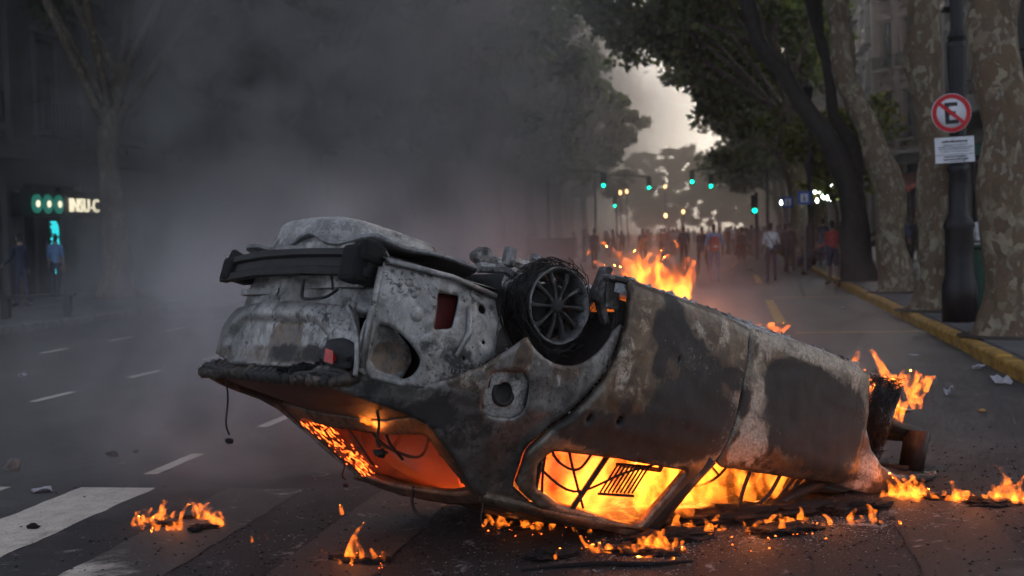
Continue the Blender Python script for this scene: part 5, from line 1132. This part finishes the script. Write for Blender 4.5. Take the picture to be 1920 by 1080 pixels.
paper(78, 923, .12, 'torn pale scrap left of the first crosswalk bar', 1); paper(1778, 741, .13, 'crumpled white paper on the right lane', 2, .08); paper(1714, 667, .16, 'flat white paper sheet in the right lane', 3, .01); paper(1878, 722, .2, 'clear crumpled wrapper lying at the yellow kerb', 4, .1); paper(1835, 694, .12, 'small white scrap near the yellow kerb', 5, .06); paper(1580, 577, .16, 'white scrap inside the yellow bay', 6, .02); paper(43, 707, .12, 'pale scrap on the far left lane', 7, .05)
# ash, cinders and broken glass round the wreck
rg_ = np.random.default_rng(9)
def scatter(name, n, mat, smin, smax, label, cat, cx=-.55, cy=7.0, su=2.0, sv=.95, flat_=.5, zc=0.0):
    u = rg_.normal(size=n)*su; v = rg_.normal(size=n)*sv; a = .62; X = cx+u*math.cos(a)-v*math.sin(a); Y = cy+u*math.sin(a)+v*math.cos(a); s = smin+(smax-smin)*rg_.random(n)**4
    ang = rg_.random(n)*6.28; base = np.array([(1, 0, 0), (-.5, .86, 0), (-.6, -.8, 0), (.1, .05, 1)], float); V = np.empty((n, 4, 3))
    jit = 1+.5*(rg_.random((n, 4, 3))-.5)
    for k in range(4):
        b = base[k]*jit[:, k]; V[:, k, 0] = X+s*(b[:, 0]*np.cos(ang)-b[:, 1]*np.sin(ang)); V[:, k, 1] = Y+s*(b[:, 0]*np.sin(ang)+b[:, 1]*np.cos(ang)); V[:, k, 2] = .003+b[:, 2]*s*flat_+zc
    F = (np.arange(n)*4)[:, None, None]+np.array([(0, 1, 3), (1, 2, 3), (2, 0, 3), (0, 2, 1)])[None]
    o = fastmesh(name, V.reshape(-1, 3), F.reshape(-1, 3), mat, None); tag(o, label, cat, None, 'stuff'); return o
scatter('cinders', 9000, M_COAL, .002, .015, 'black cinders strewn over the road round the wreck', 'cinders')
scatter('ash_flakes', 6500, simple('white_ash', (.24, .23, .22), .9, 0, .5, 30, .5), .002, .007, 'pale ash flakes and crumbs round the wreck', 'ash')
scatter('ash_flakes', 5000, MATS['white_ash'], .002, .009, 'grey ash heaped under the burning front window', 'ash', .1, 6.95, .85, .22, .6)
scatter('road_grit', 1500, M_STONE, .003, .008, 'loose grit scattered across the road', 'grit', -1.5, 9.5, 5.0, 3.2)
# burnt heaps under the front windows
for i, (px, py, s, lb) in enumerate([(1290, 985, .16, 'low burnt heap under the centre pillar'), (1400, 975, .18, 'burnt seat stuffing smouldering under the front window'), (1500, 965, .14, 'burnt heap at the dashboard end of the window'), (1600, 960, .12, 'charred heap below the bonnet edge'), (1035, 1052, .07, 'charred knob of debris with a small flame'), (1075, 935, .1, 'charred round cushion inside the rear door window'), (1260, 1015, .12, 'ashy crust in front of the burning door'), (1470, 1003, .10, 'glowing plank of debris before the front window')]):
    g = ground(px, py); o = lump('burnt_heap', (0, 0, 0), (s*1.7, s*1.0, s*.24), M_COAL, None, 4, .7, 4.5, 20+i); o.location = (g.x, g.y+.05, .02); o.rotation_euler = (0, 0, .6); tag(o, lb, 'debris')
g = ground(1180, 1060); m = MB(); m.tube(smooth_poly([(-.5, -.16, .008), (-.2, -.05, .016), (.1, -.02, .012), (.3, .05, .012)], 4, False), [.006+.008*math.sin(.3+i*.22)**2 for i in range(13)], 7); o = m.build('charred_trim_strip', M_COAL, None, False, (g.x, g.y, 0)); tag(o, 'long charred trim strip lying before the wreck', 'debris')
# ================================================================ fire
def flame_mat(name, strength, scale=9.0, col=(1, .27, .03), lo=.36, hi=.62, rate=.25):
    if name in MATS: return MATS[name]
    t = NT(name); co = t.coords()
    wn_ = t.n('ShaderNodeTexNoise', Vector=co, Scale=scale*.5, Detail=2); s = t.n('ShaderNodeVectorMath', operation='SCALE'); t.t.links.new(wn_.outputs['Color'], s.inputs[0]); s.inputs['Scale'].default_value = 2.2/scale
    a = t.n('ShaderNodeVectorMath', operation='ADD'); t.t.links.new(co, a.inputs[0]); t.t.links.new(s.outputs[0], a.inputs[1])
    n = t.noise(t.n('ShaderNodeMapping', Vector=a.outputs[0], Scale=(1, 1, .45)).outputs[0], scale, 4, .6)
    d = t.math('ADD', t.math('MULTIPLY', t.math('POWER', t.sstep(n, lo, hi), 1.6), 1.0), .03)
    e = t.n('ShaderNodeEmission', Strength=t.math('MULTIPLY', d, strength)); e.inputs[0].default_value = (*col, 1)
    t.t.links.new(e.outputs[0], t.out.inputs['Volume']); t.mat.cycles.volume_step_rate = rate
    MATS[name] = t.mat; return t.mat
def tongue(m, base, h, r, rn, lean=(0, 0), flat_=.6, vox=.01):
    n, k = 9, 9; ph = rn.uniform(0, 6.28); am = rn.uniform(.15, .4)*r*1.4; ang = rn.uniform(0, 3.14); b = []; f = []
    for i in range(k):
        t = i/(k-1); rr = r*(.55+1.1*t if t < .3 else .88*(1-((t-.3)/.7))**.8+.004/r*0)
        rr = max(rr, vox*1.9)
        cx = base[0]+lean[0]*t*t*h+am*math.sin(ph+t*5)*t; cy = base[1]+lean[1]*t*t*h+am*math.cos(ph*1.3+t*4)*t*.6; cz = base[2]+h*t
        for j in range(n):
            a = 2*math.pi*j/n; x = rr*math.cos(a); y = rr*flat_*math.sin(a); w_ = 1+.25*math.sin(3*a+ph+t*6)
            b.append((cx+(x*math.cos(ang)-y*math.sin(ang))*w_, cy+(x*math.sin(ang)+y*math.cos(ang))*w_, cz))
    for i in range(k-1):
        for j in range(n): f.append((i*n+j, i*n+(j+1) % n, (i+1)*n+(j+1) % n, (i+1)*n+j))
    f.append(tuple(range(n-1, -1, -1))); f.append(tuple((k-1)*n+j for j in range(n))); m.add(b, f)
_fl = {}
def flick(size):
    if size not in _fl:
        tx = bpy.data.textures.new('flicker', 'CLOUDS'); tx.noise_scale = size; tx.noise_depth = 3; _fl[size] = tx
    return _fl[size]
def fire(loc, spots, mat, label, seed, voxel=.012, lean=(0, 0), light=None):
    "spots: (dx, dy, dz, height, radius)"
    rn = random.Random(seed); m = MB()
    for dx, dy, dz, h, r in spots: tongue(m, (dx, dy, dz), h, r, rn, (lean[0]+rn.uniform(-.6, .6), lean[1]+rn.uniform(-.5, .5)), rn.uniform(.6, 1.0), voxel)
    o = m.build('flame', mat, None, True, loc); q = o.modifiers.new('merge', 'REMESH'); q.mode = 'VOXEL'; q.voxel_size = voxel; q.use_smooth_shade = True
    dm = o.modifiers.new('lick', 'DISPLACE'); dm.texture = flick(voxel*7); dm.strength = voxel*2.2; dm.mid_level = .5; dm.texture_coords = 'LOCAL'
    tag(o, label, 'flame')
    if light:
        for dx, dy, dz, e, rad in light:
            L = bpy.data.lights.new('firelight', 'POINT'); L.energy = e*.18; L.color = (1, .24, .035); L.shadow_soft_size = rad
            lo_ = bpy.data.objects.new('firelight', L); COL.objects.link(lo_); lo_.location = Vector(loc)+Vector((dx, dy, dz))
    return o
def row(n, a, b, h, r, seed, jit=.03):
    rn = random.Random(seed); out = []
    for i in range(n):
        t = rn.choice((rn.random(), rn.gauss(.15, .09), rn.gauss(.75, .12))); p = [a[k]+(b[k]-a[k])*t+rn.uniform(-jit, jit)*1.6 for k in range(2)]; s = .18+.9*rn.random()**2.2
        out.append((p[0], p[1], .0, h*s, r*(.5+.5*s)))
    return out
F_SM = flame_mat('small_flame', 16, 26, (1, .185, .013), .38, .62, .35)
F_IN = flame_mat('cabin_flame', 2.6, 11, (1, .13, .009), .47, .62, .2)
F_ROLL = flame_mat('rolling_flame', 12, 9.0, (1, .165, .010), .45, .64, .2)
F_FR = flame_mat('front_cabin_flame', 7, 10, (1, .185, .014), .46, .62, .2)
F_DIM = flame_mat('dim_flame', 9, 7, (1, .10, .01), .34, .66, .3)
# ring of little flames on the crosswalk
g = ground(335, 985); rn = random.Random(31); ring = []
for i in range(46):
    a = rn.uniform(0, 6.28); ring.append((.24*math.cos(a)+rn.uniform(-.04, .04), .16*math.sin(a)+rn.uniform(-.03, .03), 0, .03+.08*rn.random()**2, rn.uniform(.014, .028)))
ring += [(.03, .17, 0, .12, .025), (.06, .16, 0, .10, .022), (-.05, .15, 0, .08, .02)]
fire((g.x, g.y, .004), ring, F_SM, 'ring of small flames burning on the crosswalk paint', 1, .007, light=[(0, 0, .12, 1.2, .05)])
g = ground(660, 1052); fire((g.x, g.y, .004), [(-.03, .02, 0, .17, .04), (.0, .02, 0, .12, .03), (.05, 0, 0, .10, .022), (.12, -.02, 0, .07, .022), (.17, -.03, 0, .05, .02), (-.04, -.08, 0, .03, .014), (.02, -.09, 0, .03, .014), (-.05, .02, .22, .05, .010)], F_SM, 'single tongue of flame on the sooty road before the tail', 2, .007, light=[(0, 0, .15, 1.5, .05)])
g = ground(490, 1018); fire((g.x, g.y, .004), [(-.05, 0, 0, .03, .009), (.03, .01, .015, .03, .016)], F_SM, 'tiny flame on a black crumb left of the tongue of flame', 3, .005)
g = ground(965, 1000); fire((g.x, g.y+.1, .004), row(20, (-.14, .05), (.2, -.02), .09, .028, 5)+[(.32, -.06, 0, .035, .016), (.4, -.08, 0, .02, .012)], F_SM, 'low flames licking out under the roof edge', 4, .007, light=[(0, -.1, .1, 1.2, .05)])
g = ground(1195, 1036); fire((g.x, g.y, .004), row(34, (-.2, .02), (.22, .03), .10, .032, 7, .05)+row(5, (0, -.1), (.15, -.08), .02, .03, 8), F_SM, 'low spreading flames before the rear door', 5, .008, light=[(0, -.05, .12, 2.0, .06)])
g = ground(1045, 1060); fire((g.x, g.y-.05, .02), [(0, 0, .02, .05, .018)], F_SM, 'one small flame on a charred knob', 6, .005)
g = ground(1800, 942); fire((g.x, g.y, .004), row(64, (-.36, .10), (.46, -.05), .13, .034, 9, .06)+[(-.36+.8*i/26, .10-.15*i/26+.03*math.sin(i*2.3), 0, .03+.03*(i*7 % 5)/4, .024) for i in range(27)]+[(.26, .02, 0, .20, .05), (.3, 0, 0, .16, .04), (.2, .04, 0, .13, .03), (-.3, .1, 0, .14, .03)], F_SM, 'trail of flames running out from under the nose', 7, .009, light=[(.1, 0, .2, 4, .08), (-.3, .1, .12, 2, .05)])
g = ground(1560, 985); fire((g.x, g.y, .004), row(26, (-.3, .0), (.3, .08), .10, .03, 11, .04), F_SM, 'flames along the debris below the bonnet', 8, .008, light=[(0, -.05, .1, 2, .05)])
g = ground(1420, 1000); fire((g.x, g.y, .004), row(26, (-.4, .02), (.35, .05), .09, .035, 12, .06), F_SM, 'flames on the rubble before the front window', 9, .008, light=[(0, -.05, .12, 3, .06)])
# fire inside the cabin: from the roof skin on the road up to the floor
def cabin(name, x0, x1, n, hmin, hmax, r, mat, label, seed, lights, y0=-.45, y1=.5, voxel=.03, z0=1.38):
    rn = random.Random(seed); sp = []; o = CAR_M @ Vector(((x0+x1)/2, 0, 1.3)); o.z = .03
    for i in range(n):
        w_ = CAR_M @ Vector((rn.uniform(x0, x1), rn.uniform(y0, y1), z0)); sp.append((w_.x-o.x, w_.y-o.y, max(.0, w_.z-.03), rn.uniform(hmin, hmax), r*rn.uniform(.6, 1.1)))
    return fire(tuple(o), sp, mat, label, seed, voxel, (.05, .05), [(*((CAR_M @ Vector(q[:3]))-o), q[3], q[4]) for q in lights])
cabin('f', 1.25, 2.25, 60, .22, .5, .10, F_FR, 'blaze filling the front of the cabin', 41, [(1.7, .25, 1.12, 40, .12), (1.95, .55, 1.08, 20, .08), (1.45, -.1, 1.0, 26, .12), (1.7, .92, 1.25, 8, .06)], -.4, .62)
cabin('f', .5, 1.15, 30, .15, .42, .09, F_IN, 'fire behind the rear door window', 42, [(.7, .2, 1.05, 12, .12), (.95, -.3, .95, 14, .12), (.5, .45, 1.2, 4, .06)], -.5, .45)
cabin('f', .45, 1.3, 12, .3, .55, .16, F_DIM, 'dull red fire glowing deep in the rear cabin', 43, [(.35, .2, 1.25, 5.5, .15), (.1, -.1, 1.28, 1.5, .1)], -.55, .4, .04)
p = CAR_M @ Vector((-.52, .22, 1.10)); fire((p.x, p.y, p.z-.06), [(.0, 0, 0, .06, .035), (.05, 0, .01, .05, .035), (.09, .0, .0, .05, .025), (-.04, 0, .01, .045, .025)], F_SM, 'flame curling under the top edge of the rear window', 44, .008, light=[(.0, .0, -.02, 2.5, .04)])
# flames behind the car and at the nose
rn = random.Random(61); q0 = at_y(1213, 590, 9.3)
fire(tuple(q0), [(x_ := rn.uniform(-.22, .30), rn.uniform(-.15, .15), rn.uniform(-.1, .0), (.56-.95*abs(x_-.05))*rn.uniform(.75, 1.1), rn.uniform(.08, .13)) for i in range(38)]+[(rn.uniform(.1, .9), rn.uniform(-.1, .2), -.34, rn.uniform(.15, .34), rn.uniform(.03, .07)) for i in range(18)], F_ROLL, 'big rolling flame bursting out behind the upturned sill', 45, .015, (-.1, 0), [(-.05, .5, .35, 30, .15), (.4, .6, -.1, 26, .12)])
for i, (px, py, lb) in enumerate([(1102, 474, 'floating scrap of fire above the rear wheel'), (1270, 461, 'floating scrap of fire beside the shadowy person')]):
    q = at_y(px, py, 9.6); fire(tuple(q), [(0, 0, -.02, .06, .018), (.015, 0, -.02, .04, .015)], F_SM if i else F_SM, lb, 70+i, .006)
rn = random.Random(62); q0 = at_y(1655, 745, 8.9)
fire(tuple(q0), [(rn.uniform(-.24, .08), rn.uniform(-.1, .1), rn.uniform(-.22, .02), rn.uniform(.14, .32), rn.uniform(.04, .07)) for i in range(26)]+[(rn.uniform(.0, .28), rn.uniform(-.15, .0), rn.uniform(-.08, .04), rn.uniform(.08, .16), rn.uniform(.02, .04)) for i in range(20)], F_SM, 'flames leaping over the burnt front wheel', 46, .011, light=[(-.1, .0, .05, 14, .08), (.15, -.25, .1, 8, .05)])
# smoke trapped in the cabin, lit by the fire, its red glow also tinted into the colour
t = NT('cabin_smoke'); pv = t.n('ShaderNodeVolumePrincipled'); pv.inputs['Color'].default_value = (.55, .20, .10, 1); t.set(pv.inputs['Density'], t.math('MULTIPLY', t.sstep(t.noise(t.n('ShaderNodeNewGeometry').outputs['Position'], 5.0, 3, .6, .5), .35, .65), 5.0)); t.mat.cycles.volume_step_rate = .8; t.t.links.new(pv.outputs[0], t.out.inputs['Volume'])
cs_ = MB(); P = [(-.40, .56, 1.10), (.0, .55, 1.36), (.55, .54, 1.38), (.55, .6, 1.07), (-.40, .60, 1.07)]
cs_.add(P+[(a_, -b_, c_) for a_, b_, c_ in P], [(0, 1, 2, 3, 4), (9, 8, 7, 6, 5)]+[(i, i+5, (i+1) % 5+5, (i+1) % 5) for i in range(5)])
V_ = []
for p_ in cs_.v:
    w_ = CAR_M @ Vector(p_); w_.z = max(w_.z, .04); V_.append(w_)
tag(mesh_obj('cabin_smoke', V_, cs_.f, t.mat), 'thick smoke tinted and lit dull red behind the open rear window', 'smoke', None, 'stuff')
# glowing crumbs
em = MB(); rn = random.Random(77)
for i in range(110):
    if i < 70: q = ground(rn.gauss(rn.choice((1210, 1330, 1480)), 38), rn.gauss(1005, 14))
    elif i < 86: q = ground(rn.uniform(600, 720), rn.uniform(1035, 1070))
    else: q = ground(rn.uniform(900, 1120), rn.uniform(985, 1020))
    s = rn.uniform(.002, .0095)*rn.random(); em.add([(q.x-s, q.y, .01), (q.x+s, q.y-s*.5, .012), (q.x, q.y+s, .011), (q.x, q.y, .012+s)], [(0, 1, 3), (1, 2, 3), (2, 0, 3), (0, 2, 1)])
tag(em.build('ember_crumbs', emit('ember_glow', (1, .13, .015), 1.5)), 'glowing crumbs scattered under the burning car', 'embers', None, 'stuff')
# embers on the inside of the far rear pillar
em = MB()
for i in range(170):
    t = rn.random(); p = Vector((-.42+.40*t, -.60+.12*t+rn.uniform(-.03, .10), 1.16+.21*t+rn.uniform(-.05, .03))); s = rn.uniform(.002, .006); L_ = rn.uniform(1, 5)
    em.add([p+Vector((-s*L_, 0, -s*L_*.55)), p+Vector((s*L_, s, s*L_*.5)), p+Vector((0, s, s)), p+Vector((0, -s, s*.5))], [(0, 1, 3), (1, 2, 3), (2, 0, 3), (0, 2, 1)])
o = em.build('pillar_embers', EMBER, car); o['kind'] = 'stuff'

# ================================================================ smoke and haze
def smoke_mat(name, fn, rate, noise_scale, col=(.42, .41, .42), lo=.34, hi=.66, detail=3, floor=.25):
    t = NT(name); g = t.n('ShaderNodeNewGeometry').outputs['Position']; sp = t.n('ShaderNodeSeparateXYZ', Vector=g); M = t.math
    def gauss(v, w): return M('POWER', 2.718, M('MULTIPLY', M('POWER', M('DIVIDE', v, w), 2.0), -1.0))
    n = t.noise(g, noise_scale, detail, .6, .4); d = fn(t, M, gauss, *sp.outputs, n)
    d = M('MULTIPLY', d, M('ADD', floor, M('MULTIPLY', t.sstep(n, lo, hi), 1.45-floor)))
    pv = t.n('ShaderNodeVolumePrincipled'); pv.inputs['Color'].default_value = (*col, 1)
    t.set(pv.inputs['Density'], d); t.t.links.new(pv.outputs[0], t.out.inputs['Volume']); t.mat.cycles.volume_step_rate = rate; return t.mat
PL0, PDX, PDY = Vector((-1.6, 7.6, 0)), -.335, .942      # the plume leaves the tail and drifts back and to the left, widening and rising
def p_w(s): return .75+.135*s
def p_z(s): return .95+.30*s
def p_h(s): return .75+.36*s
def plume(t, M, gauss, X, Y, Z, n):
    ax, ay = M('SUBTRACT', X, PL0.x), M('SUBTRACT', Y, PL0.y)
    s = M('ADD', M('MULTIPLY', ax, PDX), M('MULTIPLY', ay, PDY)); l = M('SUBTRACT', M('MULTIPLY', ax, PDY), M('MULTIPLY', ay, PDX)); s1 = M('MAXIMUM', s, .1)
    l = M('ADD', l, M('MULTIPLY', M('SUBTRACT', n, .5), M('MULTIPLY', s1, .22)))
    d = M('MULTIPLY', gauss(l, M('ADD', .75, M('MULTIPLY', s1, .135))), gauss(M('SUBTRACT', Z, M('ADD', .95, M('MULTIPLY', s1, .30))), M('ADD', .75, M('MULTIPLY', s1, .36))))
    return M('MULTIPLY', M('MULTIPLY', d, t.sstep(s, .1, 2.2)), SMOKE_D)
SMOKE_D = .42
m = MB(); vs_ = []; n = 16; SS = [0, 1.5, 4, 8, 13, 19, 25]
for s_ in SS:
    for i in range(n):
        a = 2*math.pi*i/n; l = 3.4*p_w(s_)*math.cos(a); z = max(.02, p_z(s_)+2.0*p_h(s_)*math.sin(a))
        vs_.append((PL0.x+s_*PDX+l*PDY, PL0.y+s_*PDY-l*PDX, z))
m.add(vs_, [(i*n+k, i*n+(k+1) % n, (i+1)*n+(k+1) % n, (i+1)*n+k) for i in range(len(SS)-1) for k in range(n)]+[tuple(range(n-1, -1, -1)), tuple((len(SS)-1)*n+k for k in range(n))])
tag(m.build('smoke_plume', smoke_mat('black_smoke', plume, 2.4, .42, (.82, .765, .73), .38, .62, 4, .12)), 'dark smoke plume drifting from the burning car to the left and back', 'smoke', None, 'stuff')
def blob(cx, cy, cz, wx, wy, wz, k):
    return lambda t, M, gauss, X, Y, Z, n: M('MULTIPLY', M('MULTIPLY', M('MULTIPLY', gauss(M('SUBTRACT', X, cx), wx), gauss(M('SUBTRACT', Y, cy), wy)), gauss(M('SUBTRACT', Z, cz), wz)), k)
for nm, (cx, cy, cz, wx, wy, wz, k), lb in (('low_smoke', (-3.0, 9.6, .85, 1.3, 1.8, .8, .8), 'thin bluish smoke creeping over the road past the tail'), ('fire_lit_smoke', (-.35, 10.4, .65, .95, 1.3, .65, .40), 'thin smoke behind the car glowing red from the fire')):
    bm = bmesh.new(); bmesh.ops.create_icosphere(bm, subdivisions=3, radius=1.9); V_ = [(cx+v.co.x*wx, cy+v.co.y*wy, max(.015, cz+v.co.z*wz)) for v in bm.verts]; F_ = [[v.index for v in f.verts] for f in bm.faces]; bm.free()
    tag(mesh_obj(nm, V_, F_, smoke_mat(nm, blob(cx, cy, cz, wx, wy, wz, k), 2.0, 1.0, (.86, .83, .82), .40, .64, 3, .0)), lb, 'smoke', None, 'stuff')
t = NT('haze_air'); pv = t.n('ShaderNodeVolumePrincipled'); pv.inputs['Color'].default_value = (.95, .93, .90, 1); pv.inputs['Density'].default_value = .0012; pv.inputs['Anisotropy'].default_value = .6; t.t.links.new(pv.outputs[0], t.out.inputs['Volume'])
m = MB(); m.box2((-690, -55, -1.1), (690, 690, 70)); tag(m.build('haze', t.mat), 'pale haze hanging in the avenue', 'haze', None, 'stuff')

t = NT('far_smoke'); pv = t.n('ShaderNodeVolumePrincipled'); pv.inputs['Color'].default_value = (1, .82, .64, 1); pv.inputs['Density'].default_value = .0088; pv.inputs['Anisotropy'].default_value = .25; t.t.links.new(pv.outputs[0], t.out.inputs['Volume'])
m = MB(); m.box2((FLX+.05, 70, .01), (6.4, 290, 30)); tag(m.build('far_smoke', t.mat), 'pale smoke filling the far part of the avenue', 'smoke', None, 'stuff')
# burnt scraps under the small fires
for i, (px, py, s_, lb) in enumerate([(310, 985, .05, 'charred scrap at the left rim of the ring of flames'), (355, 972, .04, 'smallest charred scrap inside the ring of flames'), (385, 990, .05, 'charred scrap at the right rim of the ring of flames'), (650, 1050, .05, 'charred scrap directly under the single tongue of flame'), (690, 1055, .06, 'flat charred scrap trailing from the single tongue of flame'), (1190, 1035, .08, 'broad charred scrap among flames before the rear door'), (1240, 1040, .06, 'small charred scrap before the rear door toward the nose'), (1760, 935, .07, 'charred scrap where the flame trail leaves the nose'), (1850, 945, .09, 'large charred scrap at the outer end of the flame trail'), (960, 992, .06, 'charred scrap under the roof-edge flames')]):
    g = ground(px, py); o = lump('burnt_scrap', (0, 0, 0), (s_*1.5, s_, s_*.22), M_COAL, None, 3, .9, 5, 60+i); o.location = (g.x, g.y, .008); tag(o, lb, 'debris')
